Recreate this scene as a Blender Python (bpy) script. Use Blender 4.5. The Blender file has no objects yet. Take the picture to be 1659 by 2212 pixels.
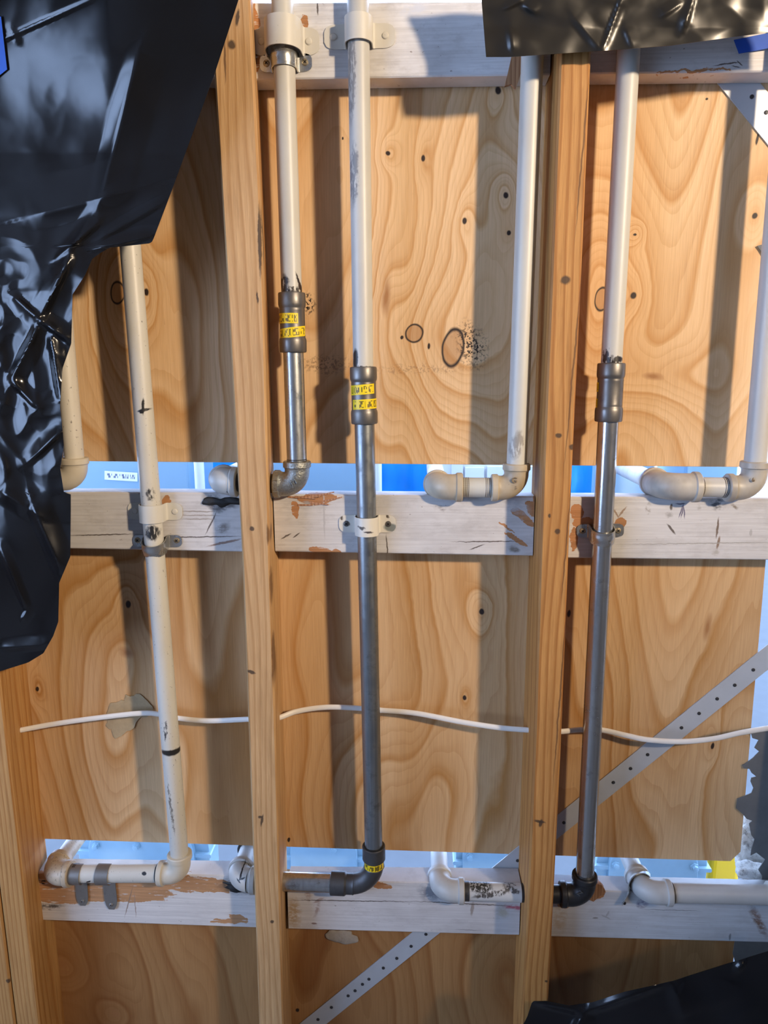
import bpy, bmesh, math, random
import numpy as np
from mathutils import Vector, Matrix, noise

random.seed(7)
sc = bpy.context.scene
COL = sc.collection
W, H, F = 1659.0, 2212.0, 1533.0

# ------------------------------------------------------------------ camera
PITCH, YAW, ROLL, DIST, CAMZ = 0.1921, 0.0503, -0.0052, 0.9253, 1.6
CO = np.array([0.0, -DIST, CAMZ])
fw = np.array([-math.sin(YAW)*math.cos(PITCH), math.cos(YAW)*math.cos(PITCH), -math.sin(PITCH)])
r0 = np.array([math.cos(YAW), math.sin(YAW), 0.0])
u0 = np.cross(r0, fw)
rt = math.cos(ROLL)*r0 + math.sin(ROLL)*u0
up = -math.sin(ROLL)*r0 + math.cos(ROLL)*u0
cd = bpy.data.cameras.new('camera')
cam = bpy.data.objects.new('camera', cd)
COL.objects.link(cam)
cam.matrix_world = Matrix(((rt[0], up[0], -fw[0], CO[0]), (rt[1], up[1], -fw[1], CO[1]), (rt[2], up[2], -fw[2], CO[2]), (0, 0, 0, 1)))
cd.sensor_fit = 'VERTICAL'
cd.sensor_height = 24.0
cd.lens = F / H * 24.0
cd.clip_start = 0.02
sc.camera = cam

# ------------------------------------------------------------------ sky, lamp, exposure
world = bpy.data.worlds.new('sky')
sc.world = world
world.use_nodes = True
bg = world.node_tree.nodes['Background']
bg.inputs[0].default_value = (0.44, 0.62, 1.0, 1)
bg.inputs[1].default_value = 10.5

ld = bpy.data.lights.new('work_lamp', 'SPOT')
ld.shadow_soft_size = 0.075
ld.spot_size = math.radians(70)
ld.spot_blend = 1.0
ld.energy = 318
ld.color = (1.0, 0.79, 0.56)
lamp = bpy.data.objects.new('work_lamp', ld)
COL.objects.link(lamp)
lamp.location = (1.60, -1.72, 2.36)
lamp.rotation_euler = (Vector((-0.24, 0.05, 2.02)) - lamp.location).to_track_quat('-Z', 'Y').to_euler()

sc.view_settings.view_transform = 'Standard'
sc.view_settings.look = 'None'
sc.view_settings.exposure = 0.0
sc.view_settings.gamma = 1.0
sc.view_settings.use_curve_mapping = False
sc.cycles.max_bounces = 6
sc.cycles.diffuse_bounces = 3
sc.cycles.glossy_bounces = 3
sc.cycles.caustics_reflective = False
sc.cycles.caustics_refractive = False


# ------------------------------------------------------------------ helpers
def at(px, py, Y):
    """the point of the place where the line of sight of a pixel meets the depth Y behind the stud fronts"""
    d = fw*F + rt*(px - W/2) - up*(py - H/2)
    t = (Y - CO[1]) / d[1]
    return Vector(CO + t*d)


def mesh(name, verts, faces, smooth=False):
    me = bpy.data.meshes.new(name)
    me.from_pydata([tuple(v) for v in verts], [], faces)
    bm = bmesh.new(); bm.from_mesh(me)
    bmesh.ops.recalc_face_normals(bm, faces=bm.faces)
    bm.to_mesh(me); bm.free()
    if smooth:
        me.polygons.foreach_set('use_smooth', [True]*len(me.polygons))
        try:
            me.set_sharp_from_angle(angle=math.radians(smooth if smooth is not True else 38))
        except Exception:
            pass
    return me


def link(name, me, mat, parent=None, label=None):
    o = bpy.data.objects.new(name, me)
    COL.objects.link(o)
    if mat is not None and not me.materials:
        me.materials.append(mat)
    if parent is not None:
        o.parent = parent
        o.matrix_parent_inverse = world_of(parent).inverted()
    if label:
        o['label'] = label
    return o


def world_of(o):
    m = Matrix.Translation(o.location)
    return m


def tag(o, label, cat, group=None, kind=None):
    if label: o['label'] = label
    if cat: o['category'] = cat
    if group: o['group'] = group
    if kind: o['kind'] = kind
    return o


def thing(name, loc, label, cat, group=None):
    o = bpy.data.objects.new(name, None)
    COL.objects.link(o)
    o.location = loc
    o.empty_display_size = 0.02
    return tag(o, label, cat, group)


def bevel(o, w=0.0015, seg=2):
    m = o.modifiers.new('edge', 'BEVEL')
    m.width = w; m.segments = seg; m.limit_method = 'ANGLE'
    return o


def box_data(x0, x1, y0, y1, z0, z1):
    v = [(x0, y0, z0), (x1, y0, z0), (x1, y1, z0), (x0, y1, z0), (x0, y0, z1), (x1, y0, z1), (x1, y1, z1), (x0, y1, z1)]
    f = [(0, 3, 2, 1), (4, 5, 6, 7), (0, 1, 5, 4), (1, 2, 6, 5), (2, 3, 7, 6), (3, 0, 4, 7)]
    return v, f


def box(name, x0, x1, y0, y1, z0, z1, mat, parent=None, label=None, bw=0.0015):
    o = link(name, mesh(name, *box_data(x0, x1, y0, y1, z0, z1)), mat, parent, label)
    if bw: bevel(o, bw)
    return o


def boxes(name, lst, mat, parent=None):
    V, Fc = [], []
    for b in lst:
        v, f = box_data(*b)
        n = len(V); V += v; Fc += [tuple(i+n for i in q) for q in f]
    return link(name, mesh(name, V, Fc), mat, parent)


def prism(name, pts, depth, mat, parent=None, label=None, n=(0, 1, 0), bw=0):
    """a flat outline with real thickness along n"""
    k = len(pts); n = Vector(n)*depth
    V = [Vector(p) for p in pts] + [Vector(p) + n for p in pts]
    Fc = [tuple(range(k)), tuple(range(2*k-1, k-1, -1))] + [(i, i+k, (i+1) % k + k, (i+1) % k) for i in range(k)]
    me = bpy.data.meshes.new(name)
    me.from_pydata([tuple(v) for v in V], [], Fc)
    bm = bmesh.new(); bm.from_mesh(me)
    bmesh.ops.triangulate(bm, faces=[f for f in bm.faces if len(f.verts) > 4])
    bmesh.ops.recalc_face_normals(bm, faces=bm.faces)
    bm.to_mesh(me); bm.free()
    o = link(name, me, mat, parent, label)
    if bw: bevel(o, bw)
    return o


def frames(path):
    T = []
    n = len(path)
    for i in range(n):
        a = path[max(i-1, 0)]; b = path[min(i+1, n-1)]
        T.append((b - a).normalized())
    x = T[0].orthogonal().normalized()
    out = []
    for t in T:
        x = (x - t*x.dot(t)).normalized()
        out.append((t, x, t.cross(x)))
    return out


def tube_data(path, radii, seg=28, caps=True, flat=None):
    path = [Vector(p) for p in path]
    V, Fc = [], []
    for i, (p, (t, x, y)) in enumerate(zip(path, frames(path))):
        r = radii[i] if hasattr(radii, '__len__') else radii
        for k in range(seg):
            a = 2*math.pi*k/seg
            q = x*math.cos(a) + y*math.sin(a)
            if flat: q = Vector((q.x, q.y*flat[0], q.z*flat[1]))
            V.append(p + q*r)
    n = len(path)
    for i in range(n-1):
        for k in range(seg):
            k2 = (k+1) % seg
            Fc.append((i*seg+k, i*seg+k2, (i+1)*seg+k2, (i+1)*seg+k))
    if caps:
        Fc.append(tuple(range(seg-1, -1, -1)))
        Fc.append(tuple((n-1)*seg+k for k in range(seg)))
    return V, Fc


def tube(name, path, radii, mat, parent=None, seg=28, label=None, flat=None):
    # repeated points make crisp radius steps
    P, R = [], []
    for i, p in enumerate(path):
        P.append(Vector(p)); R.append(radii[i] if hasattr(radii, '__len__') else radii)
    return link(name, mesh(name, *tube_data(P, R, seg, True, flat), smooth=40), mat, parent, label)


def lathe(name, a, b, prof, mat, parent=None, seg=32, label=None):
    """prof: (distance along a->b in metres, radius)"""
    a = Vector(a); d = (Vector(b) - a).normalized()
    V, Fc = [], []
    x = d.orthogonal().normalized(); y = d.cross(x)
    for s, r in prof:
        for k in range(seg):
            t = 2*math.pi*k/seg
            V.append(a + d*s + (x*math.cos(t) + y*math.sin(t))*r)
    n = len(prof)
    for i in range(n-1):
        for k in range(seg):
            k2 = (k+1) % seg
            Fc.append((i*seg+k, i*seg+k2, (i+1)*seg+k2, (i+1)*seg+k))
    Fc.append(tuple(range(seg-1, -1, -1))); Fc.append(tuple((n-1)*seg+k for k in range(seg)))
    return link(name, mesh(name, V, Fc, smooth=35), mat, parent, label)


def sheet(name, P, th, mat, parent=None, label=None, smooth=True, uv=False, sharp=60):
    """a grid of points P[nu][nv] turned into a closed thin solid"""
    P = np.array([[tuple(q) for q in row] for row in P], float)
    nu, nv = P.shape[:2]
    du = np.gradient(P, axis=0); dv = np.gradient(P, axis=1)
    N = np.cross(du, dv); N /= (np.linalg.norm(N, axis=2, keepdims=True) + 1e-12)
    B = P + N*th
    V = np.concatenate([P.reshape(-1, 3), B.reshape(-1, 3)])
    i = np.arange(nu-1)[:, None]*nv + np.arange(nv-1)[None, :]
    q = np.stack([i, i+1, i+nv+1, i+nv], -1).reshape(-1, 4)
    m = nu*nv
    q2 = q[:, ::-1] + m
    rim = [k for k in range(nv)] + [r*nv+nv-1 for r in range(1, nu)] + [(nu-1)*nv+k for k in range(nv-2, -1, -1)] + [r*nv for r in range(nu-2, 0, -1)]
    rf = [(rim[(k+1) % len(rim)], rim[k], rim[k]+m, rim[(k+1) % len(rim)]+m) for k in range(len(rim))]
    Fc = [tuple(int(a) for a in t) for t in q] + [tuple(int(a) for a in t) for t in q2] + rf
    me = bpy.data.meshes.new(name)
    me.from_pydata([tuple(v) for v in V], [], Fc)
    if uv:
        ul = me.uv_layers.new(name='UVMap')
        for l in me.loops:
            k = l.vertex_index % m
            ul.data[l.index].uv = ((k // nv)/(nu-1), (k % nv)/(nv-1))
    bm = bmesh.new(); bm.from_mesh(me)
    bmesh.ops.recalc_face_normals(bm, faces=bm.faces)
    bm.to_mesh(me); bm.free()
    if smooth:
        me.polygons.foreach_set('use_smooth', [True]*len(me.polygons))
        me.set_sharp_from_angle(angle=math.radians(sharp))
    return link(name, me, mat, parent, label)


def interp(y, pts):
    pts = sorted(pts)
    return float(np.interp(y, [p[0] for p in pts], [p[1] for p in pts]))


# ------------------------------------------------------------------ node helpers
class NT:
    def __init__(s, name):
        s.m = bpy.data.materials.new(name)
        s.m.use_nodes = True
        s.t = s.m.node_tree
        s.b = s.t.nodes['Principled BSDF']
        s.tc = s.t.nodes.new('ShaderNodeTexCoord')
        s.P = s.tc.outputs['Object']

    def n(s, kind, **kw):
        nd = s.t.nodes.new(kind)
        for k, v in kw.items(): setattr(nd, k, v)
        return nd

    def put(s, sock, v):
        if isinstance(v, bpy.types.NodeSocket): s.t.links.new(v, sock)
        elif hasattr(v, '__len__') and len(v) == 3 and sock.type == 'RGBA': sock.default_value = (*v, 1)
        else: sock.default_value = v

    def math(s, op, a, b=0.0, c=0.0, clamp=False):
        nd = s.n('ShaderNodeMath', operation=op); nd.use_clamp = clamp
        s.put(nd.inputs[0], a); s.put(nd.inputs[1], b); s.put(nd.inputs[2], c)
        return nd.outputs[0]

    def vmath(s, op, a, b=(0, 0, 0)):
        nd = s.n('ShaderNodeVectorMath', operation=op)
        s.put(nd.inputs[0], a); s.put(nd.inputs[1], b)
        return nd.outputs['Value'] if op in ('LENGTH', 'DISTANCE') else nd.outputs[0]

    def map(s, v, loc=(0, 0, 0), rot=(0, 0, 0), scale=(1, 1, 1), tex=False):
        nd = s.n('ShaderNodeMapping', vector_type='TEXTURE' if tex else 'POINT')
        s.put(nd.inputs[0], v); nd.inputs[1].default_value = loc; nd.inputs[2].default_value = rot; nd.inputs[3].default_value = scale
        return nd.outputs[0]

    def noise(s, v, scale=1.0, detail=2.0, rough=0.5, color=False):
        nd = s.n('ShaderNodeTexNoise')
        s.put(nd.inputs['Vector'], v); nd.inputs['Scale'].default_value = scale
        nd.inputs['Detail'].default_value = detail; nd.inputs['Roughness'].default_value = rough
        return nd.outputs['Color' if color else 0]

    def rng(s, v, a, b, c=0.0, d=1.0, smooth=False):
        nd = s.n('ShaderNodeMapRange')
        if smooth: nd.interpolation_type = 'SMOOTHSTEP'
        s.put(nd.inputs[0], v)
        for k, x in enumerate((a, b, c, d)): s.put(nd.inputs[1+k], x)
        return nd.outputs[0]

    def mix(s, f, a, b, mode='MIX'):
        nd = s.n('ShaderNodeMix', data_type='RGBA', blend_type=mode)
        s.put(nd.inputs[0], f); s.put(nd.inputs[6], a); s.put(nd.inputs[7], b)
        return nd.outputs[2]

    def ramp(s, v, stops):
        nd = s.n('ShaderNodeValToRGB')
        e = nd.color_ramp.elements
        while len(e) < len(stops): e.new(0.5)
        for k, (p, c) in enumerate(stops):
            e[k].position = p; e[k].color = (*c, 1)
        s.put(nd.inputs[0], v)
        return nd.outputs[0]

    def bump(s, h, strength=0.3, dist=0.002):
        nd = s.n('ShaderNodeBump'); nd.inputs['Strength'].default_value = strength; nd.inputs['Distance'].default_value = dist
        s.put(nd.inputs['Height'], h)
        s.t.links.new(nd.outputs[0], s.b.inputs['Normal'])

    def out(s, color=None, rough=None, metal=None, **kw):
        if color is not None: s.put(s.b.inputs['Base Color'], color)
        if rough is not None: s.put(s.b.inputs['Roughness'], rough)
        if metal is not None: s.put(s.b.inputs['Metallic'], metal)
        for k, v in kw.items(): s.put(s.b.inputs[k], v)
        return s.m

    def wob(s, amt=0.004, scale=60, detail=3):
        """object coordinates with a small noise wobble, for ragged edges"""
        c = s.vmath('SUBTRACT', s.noise(s.P, scale, detail, 0.6, color=True), (0.5, 0.5, 0.5))
        nd = s.n('ShaderNodeVectorMath', operation='SCALE'); s.put(nd.inputs[0], c); nd.inputs['Scale'].default_value = amt*2
        return s.vmath('ADD', s.P, nd.outputs[0])

    def blob(s, v, c, rx, rz, ang=0.0, soft=0.3):
        q = s.map(v, (c[0], c[1], c[2]), (0, ang, 0), (rx, 0.035, rz), tex=True)
        L = s.vmath('LENGTH', q)
        return s.rng(L, 1.0+soft*0.5, 1.0-soft*0.5, 0, 1)

    def union(s, lst):
        m = lst[0]
        for x in lst[1:]: m = s.math('MAXIMUM', m, x)
        return m


def px_blob(nt, v, px, py, rx, ry, ang=0.0, Y=0.051, soft=0.3):
    """a mark given by its place on the surface at depth Y and its half sizes in photograph pixels"""
    c = at(px, py, Y)
    s = (at(px+1, py, Y) - c).length
    return nt.blob(v, c, rx*s, ry*s, ang, soft)


def simple(name, col, rough=0.5, metal=0.0, var=0.0, scale=30, bump=0.0, **kw):
    nt = NT(name)
    if var:
        f = nt.noise(nt.P, scale, 4, 0.6)
        c = nt.mix(f, tuple(x*(1-var) for x in col), tuple(min(1, x*(1+var)) for x in col))
    else:
        c = col
    if bump: nt.bump(nt.noise(nt.P, scale*4, 4, 0.6), bump, 0.001)
    return nt.out(c, rough, metal, **kw)


# ------------------------------------------------------------------ wood
def plywood(name, knots, light, dark, seed=0.0, freq=5.0, xs=3.0, blots=(), warp=1.0):
    nt = NT(name)
    p = nt.map(nt.P, loc=(seed, seed*0.7, seed*0.3))
    q = nt.map(p, scale=(2.6, 0.0, 0.75))
    f = nt.math('MULTIPLY', nt.noise(q, 2.0, 1.5, 0.4), 3.4*warp)
    q2 = nt.map(p, scale=(9, 0.0, 3.0))
    f = nt.math('ADD', f, nt.math('MULTIPLY', nt.noise(q2, 1.0, 2, 0.5), 0.35*warp))
    sx = nt.n('ShaderNodeSeparateXYZ'); nt.put(sx.inputs[0], nt.P)
    f = nt.math('ADD', f, nt.math('MULTIPLY', sx.outputs[0], xs))
    w = nt.wob(0.004, 25, 2)
    core = None; ring = None
    for (px, py, rx, ry, amp, style) in knots:
        c = at(px, py, 0.089)
        s = (at(px+1, py, 0.089) - c).length
        k = nt.map(w, (c.x, 0, c.z), (0, 0, 0), (rx*s*3.4, 1e4, ry*s*5.0), tex=True)
        L = nt.vmath('LENGTH', k)
        bump = nt.math('POWER', 2.718, nt.math('MULTIPLY', nt.math('MULTIPLY', L, L), -0.6))
        f = nt.math('ADD', f, nt.math('MULTIPLY', bump, amp))
        k2 = nt.map(w, (c.x, 0, c.z), (0, 0.1, 0), (rx*s, 1e4, ry*s), tex=True)
        L2 = nt.vmath('LENGTH', k2)
        if style == 'dot':
            m = nt.rng(L2, 1.15, 0.75)
            core = m if core is None else nt.math('MAXIMUM', core, m)
        elif style == 'ring':
            m = nt.math('MULTIPLY', nt.rng(L2, 1.18, 1.04), nt.rng(L2, 0.84, 0.97))
            core = m if core is None else nt.math('MAXIMUM', core, m)
            m = nt.math('MULTIPLY', nt.rng(L2, 1.0, 0.9), 0.55)
            ring = m if ring is None else nt.math('MAXIMUM', ring, m)
        elif style == 'soft':
            m = nt.rng(L2, 1.3, 0.3)
            ring = m if ring is None else nt.math('MAXIMUM', ring, m)
    band = nt.math('FRACT', nt.math('MULTIPLY', f, freq/5.0*2.5))
    band2 = nt.math('FRACT', nt.math('MULTIPLY', nt.math('ADD', f, nt.math('MULTIPLY', nt.noise(nt.map(p, scale=(30, 0, 5)), 1.0, 2, 0.5), 0.12)), freq/5.0*8.3))
    mid = tuple(0.6*a + 0.4*b for a, b in zip(light, dark))
    col = nt.ramp(band, [(0.0, light), (0.35, tuple(0.85*a+0.15*b for a, b in zip(light, dark))), (0.72, mid), (0.9, dark), (0.96, mid), (1.0, light)])
    col = nt.mix(nt.rng(band2, 0.55, 0.95, 0, 0.30), col, tuple(x*0.9 for x in dark))
    fine = nt.noise(nt.map(nt.P, scale=(520, 1, 14)), 1.0, 3, 0.65)
    col = nt.mix(0.6, col, nt.ramp(fine, [(0.25, (0.62, 0.56, 0.50)), (0.75, (1.0, 1.0, 1.0))]), 'MULTIPLY')
    big = nt.noise(nt.map(p, scale=(5, 0, 1.6)), 1.0, 3, 0.6)
    col = nt.mix(nt.rng(big, 0.45, 0.75, 0, 0.55), col, dark, 'MIX')
    pale = nt.noise(nt.map(p, loc=(3, 0, 5), scale=(4, 0, 1.2)), 1.0, 3, 0.6)
    col = nt.mix(nt.rng(pale, 0.5, 0.8, 0, 0.5), col, tuple(min(1, x*1.12+0.03) for x in light))
    fleck = nt.noise(nt.map(nt.P, scale=(160, 1, 30)), 1.0, 3, 0.7)
    col = nt.mix(nt.rng(fleck, 0.70, 0.76, 0, 0.35), col, (0.25, 0.13, 0.05))
    if ring is not None: col = nt.mix(ring, col, (0.36, 0.17, 0.06))
    if core is not None: col = nt.mix(core, col, (0.022, 0.010, 0.006))
    if blots:
        w2 = nt.wob(0.010, 90, 4)
        for (px, py, rx, ry, ang, c, a) in blots:
            m = px_blob(nt, w2, px, py, rx, ry, ang, 0.089, 0.8)
            sp = nt.rng(nt.noise(nt.P, 260, 3, 0.6), 0.5, 0.56)
            col = nt.mix(nt.math('MULTIPLY', nt.math('MULTIPLY', m, sp), a), col, c)
    nt.bump(fine, 0.18, 0.001)
    return nt.out(col, 0.62, 0.0)


def lumber(name, light, dark, freq=150, seed=0.0, nails=(), split=None, horizontal=False):
    nt = NT(name)
    lo = nt.noise(nt.map(nt.P, loc=(seed, seed, seed), scale=(9, 9, 1.3)), 1.0, 2, 0.5)
    sx = nt.n('ShaderNodeSeparateXYZ'); nt.put(sx.inputs[0], nt.P)
    a = nt.math('ADD', nt.math('MULTIPLY', sx.outputs[0], freq), nt.math('MULTIPLY', sx.outputs[1], freq*0.45))
    a = nt.math('ADD', a, nt.math('MULTIPLY', lo, 7.0))
    band = nt.math('FRACT', a)
    col = nt.ramp(band, [(0.0, light), (0.5, tuple(0.8*x+0.2*y for x, y in zip(light, dark))), (0.82, dark), (0.93, tuple(0.5*x+0.5*y for x, y in zip(light, dark))), (1.0, light)])
    fine = nt.noise(nt.map(nt.P, scale=(700, 700, 18)), 1.0, 3, 0.65)
    col = nt.mix(0.65, col, nt.ramp(fine, [(0.25, (0.55, 0.46, 0.38)), (0.75, (1, 1, 1))]), 'MULTIPLY')
    st = nt.noise(nt.map(nt.P, loc=(seed, 5, 2), scale=(150, 150, 9)), 1.0, 4, 0.7)
    col = nt.mix(nt.rng(st, 0.52, 0.72, 0, 0.55), col, tuple(x*0.6 for x in dark))
    big = nt.noise(nt.map(nt.P, loc=(seed, 2, 1), scale=(20, 20, 3.5)), 1.0, 4, 0.65)
    col = nt.mix(nt.rng(big, 0.45, 0.8, 0, 0.6), col, tuple(x*0.72 for x in dark))
    w = nt.wob(0.0015, 140, 2)
    for (px, py, rx, ry, ang) in nails:
        m = px_blob(nt, w, px, py, rx, ry, ang, 0.0, 0.5)
        col = nt.mix(nt.math('MULTIPLY', m, 0.9), col, (0.05, 0.028, 0.015))
    if split:
        w3 = nt.wob(0.002, 45, 2)
        for (px, py, rx, ry, ang) in split:
            m = px_blob(nt, w3, px, py, rx, ry, ang, 0.0, 0.6)
            col = nt.mix(nt.math('MULTIPLY', m, 0.75), col, (0.09, 0.035, 0.012))
    nt.bump(nt.math('ADD', fine, nt.math('MULTIPLY', band, 0.4)), 0.25, 0.0012)
    return nt.out(col, 0.65, 0.0)


def painted_wood(name, bare=(), marks=(), grime=0.5, seed=0.0, tone=(0.64, 0.62, 0.61), wood=(0.42, 0.20, 0.085)):
    """chipped white paint over wood; bare: (px,py,rx,ry,ang) places where the wood shows, marks: (px,py,rx,ry,ang,colour)"""
    nt = NT(name)
    line = nt.noise(nt.map(nt.P, loc=(seed, 0, 0), scale=(10, 10, 420)), 1.0, 3, 0.6)
    blot = nt.noise(nt.map(nt.P, loc=(seed, 1, 2), scale=(9, 9, 14)), 1.0, 4, 0.65)
    col = nt.mix(nt.rng(line, 0.35, 0.68, 0.34, 0.0), tone, (0.36, 0.34, 0.33))
    stain = nt.noise(nt.map(nt.P, loc=(seed, 3, 7), scale=(28, 28, 60)), 1.0, 5, 0.7)
    col = nt.mix(nt.rng(stain, 0.50, 0.72, 0, grime*0.8), col, (0.30, 0.27, 0.25))
    col = nt.mix(nt.rng(blot, 0.48, 0.75, 0, grime), col, (0.36, 0.33, 0.31))
    sp = nt.noise(nt.map(nt.P, loc=(seed, 0, 9), scale=(120, 120, 190)), 1.0, 3, 0.6)
    col = nt.mix(nt.rng(sp, 0.70, 0.74, 0, 0.6), col, (0.13, 0.09, 0.07))
    grain = nt.noise(nt.map(nt.P, scale=(16, 16, 380)), 1.0, 3, 0.6)
    wd = nt.mix(grain, tuple(x*0.55 for x in wood), tuple(min(1, x*1.45) for x in wood))
    h = line
    if bare:
        w = nt.wob(0.006, 70, 4)
        ms = nt.union([px_blob(nt, w, *b, soft=0.25) for b in bare])
        rag = nt.rng(nt.math('ADD', nt.noise(nt.map(nt.P, scale=(50, 50, 260)), 1.0, 3, 0.6), ms), 1.30, 1.38)
        col = nt.mix(rag, col, wd)
    if marks:
        w2 = nt.wob(0.0016, 120, 3)
        w = nt.wob(0.006, 70, 4)
        rg = nt.rng(nt.noise(nt.map(nt.P, scale=(90, 90, 170)), 1.0, 4, 0.65), 0.36, 0.55)
        for (px, py, rx, ry, ang, c) in marks:
            big = min(rx, ry) > 3.5
            m = px_blob(nt, w if big else w2, px, py, rx, ry, ang, 0.051, 0.9 if big else 0.5)
            if big: m = nt.math('MULTIPLY', m, rg)
            col = nt.mix(nt.math('MULTIPLY', m, 0.88), col, c)
    nt.bump(h, 0.30, 0.0012)
    return nt.out(col, 0.5, 0.0)


def painted_pipe(name, tone=(0.70, 0.69, 0.62), dirt=0.25, dirtcol=(0.34, 0.25, 0.14), specks=0.72, marks=(), seed=0.0, Y=0.03):
    nt = NT(name)
    b = nt.noise(nt.map(nt.P, loc=(seed, 0, 0), scale=(14, 14, 9)), 1.0, 4, 0.6)
    col = nt.mix(nt.rng(b, 0.42, 0.75, 0, dirt), tone, dirtcol)
    s = nt.noise(nt.map(nt.P, loc=(0, seed, 0), scale=(330, 330, 210)), 1.0, 3, 0.6)
    col = nt.mix(nt.rng(s, specks, specks+0.04, 0, 0.75), col, (0.10, 0.085, 0.07))
    w = nt.wob(0.0045, 170, 4)
    w1 = nt.wob(0.0012, 200, 2)
    for (px, py, rx, ry, ang, c, ragged) in marks:
        m = px_blob(nt, w if ragged else w1, px, py, rx, ry, ang, Y, 0.4)
        if ragged:
            m = nt.math('MULTIPLY', m, nt.rng(nt.noise(nt.map(nt.P, scale=(300, 300, 90)), 1.0, 3, 0.6), 0.38, 0.5))
        col = nt.mix(m, col, c)
    nt.bump(nt.noise(nt.P, 320, 4, 0.6), 0.10, 0.0006)
    return nt.out(col, 0.42, 0.0)


BLK = (0.012, 0.011, 0.011)
CREAM = (0.72, 0.70, 0.62)

M = {}
M['paint_r1'] = painted_pipe('cream_painted_pipe', (0.61, 0.57, 0.49), 0.2, specks=0.66, seed=3)
M['paint_r2'] = painted_pipe('white_painted_pipe', (0.60, 0.58, 0.52), 0.15, specks=0.67, seed=5, marks=[
    (312, 878, 2.6, 17, 0.08, BLK, 0), (312, 886, 13, 3.2, -0.22, BLK, 0), (308, 890, 4, 3, 0, BLK, 0),
    (371, 1623, 26, 6.5, 0.0, (0.02, 0.018, 0.016), 0), (327, 1066, 8, 14, 0, (0.03, 0.03, 0.03), 1), (331, 1150, 14, 16, 0, (0.02, 0.02, 0.02), 1),
    (361, 1575, 3, 22, 0.1, (0.05, 0.05, 0.05), 1), (372, 1740, 3, 60, -0.06, (0.2, 0.18, 0.15), 1),
    (313, 1884, 5, 3, 0.1, BLK, 0), (194, 1900, 7, 2, -0.5, BLK, 0)])
M['paint_r3'] = painted_pipe('grey_white_painted_pipe', (0.54, 0.53, 0.485), 0.2, specks=0.74, seed=7, marks=[
    (613, 618, 13, 22, 0.1, (0.018, 0.013, 0.012), 1), (636, 628, 22, 8, 0.1, (0.02, 0.015, 0.014), 1), (646, 612, 2.2, 22, -0.25, (0.02, 0.012, 0.012), 0)])
M['paint_r4'] = painted_pipe('worn_white_painted_pipe', (0.54, 0.525, 0.48), 0.3, (0.30, 0.30, 0.29), 0.72, seed=11, marks=[
    (768, 775, 6, 20, 0.05, (0.016, 0.013, 0.012), 0), (786, 795, 24, 5, 0.1, (0.02, 0.015, 0.012), 1), (765, 380, 10, 60, 0.03, (0.22, 0.22, 0.22), 1), (760, 160, 9, 90, 0.03, (0.25, 0.24, 0.23), 1)])
M['paint_r5'] = painted_pipe('white_painted_pipe_with_smudges', (0.53, 0.525, 0.485), 0.18, specks=0.74, seed=13, marks=[(1116, 960, 14, 30, 0.2, (0.3, 0.28, 0.25), 1)])
M['paint_r6'] = painted_pipe('pale_painted_pipe', (0.53, 0.52, 0.475), 0.2, specks=0.73, seed=17, marks=[
    (1322, 778, 24, 9, 0.0, (0.018, 0.014, 0.013), 1), (1334, 776, 12, 6, 0.0, (0.014, 0.012, 0.012), 0), (1309, 766, 4, 14, 0.1, (0.03, 0.022, 0.02), 1)])
M['paint_r7'] = painted_pipe('pale_grey_painted_pipe', (0.54, 0.53, 0.50), 0.22, specks=0.73, seed=19)
M['paint_r8'] = painted_pipe('dull_white_painted_pipe', (0.56, 0.55, 0.52), 0.2, specks=0.76, seed=23)
M['nipple6'] = painted_pipe('flaking_white_painted_pipe', (0.58, 0.57, 0.54), 0.2, (0.2, 0.18, 0.15), 0.70, seed=29, marks=[
    (1035, 1915, 28, 12, 0.15, (0.03, 0.028, 0.022), 1), (1060, 1928, 40, 5, -0.15, (0.08, 0.07, 0.06), 1), (1105, 1922, 18, 4, 0.1, (0.1, 0.09, 0.08), 1)])
M['fit_tan'] = painted_pipe('dusty_tan_fitting_paint', (0.54, 0.47, 0.36), 0.85, (0.22, 0.15, 0.075), 0.70, seed=31)
M['fit_grime'] = painted_pipe('grimy_white_fitting_paint', (0.54, 0.50, 0.43), 0.8, (0.16, 0.12, 0.09), 0.70, seed=37)
M['fit_cream'] = painted_pipe('cream_fitting_paint', (0.60, 0.55, 0.45), 0.45, (0.36, 0.27, 0.16), 0.70, seed=41)
M['fit_brown'] = painted_pipe('dust_caked_fitting_paint', (0.52, 0.44, 0.33), 0.7, (0.22, 0.15, 0.09), 0.62, seed=43)
M['fit_white'] = painted_pipe('chalky_white_fitting_paint', (0.52, 0.51, 0.48), 0.5, (0.24, 0.22, 0.19), 0.70, seed=47, marks=[
    (520, 1890, 2, 9, 0.2, BLK, 0), (524, 1894, 8, 1.6, -0.4, BLK, 0), (517, 1898, 6, 1.6, 0.5, BLK, 0), (531, 1872, 5, 2, 0.3, BLK, 0)])


def galv(name, col, rough, streak=0.5, metal=0.9, dark=0.35):
    nt = NT(name)
    a = nt.noise(nt.map(nt.P, scale=(260, 260, 5)), 1.0, 3, 0.6)
    b = nt.noise(nt.P, 60, 4, 0.65)
    c = nt.mix(nt.rng(a, 0.35, 0.7, 0, streak), col, tuple(x*dark for x in col))
    c = nt.mix(nt.rng(b, 0.55, 0.72, 0, 0.5), c, tuple(x*dark*0.8 for x in col))
    nt.bump(nt.noise(nt.P, 240, 4, 0.6), 0.12, 0.0006)
    return nt.out(c, nt.rng(b, 0.3, 0.7, rough*0.8, rough*1.3), metal)


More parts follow.
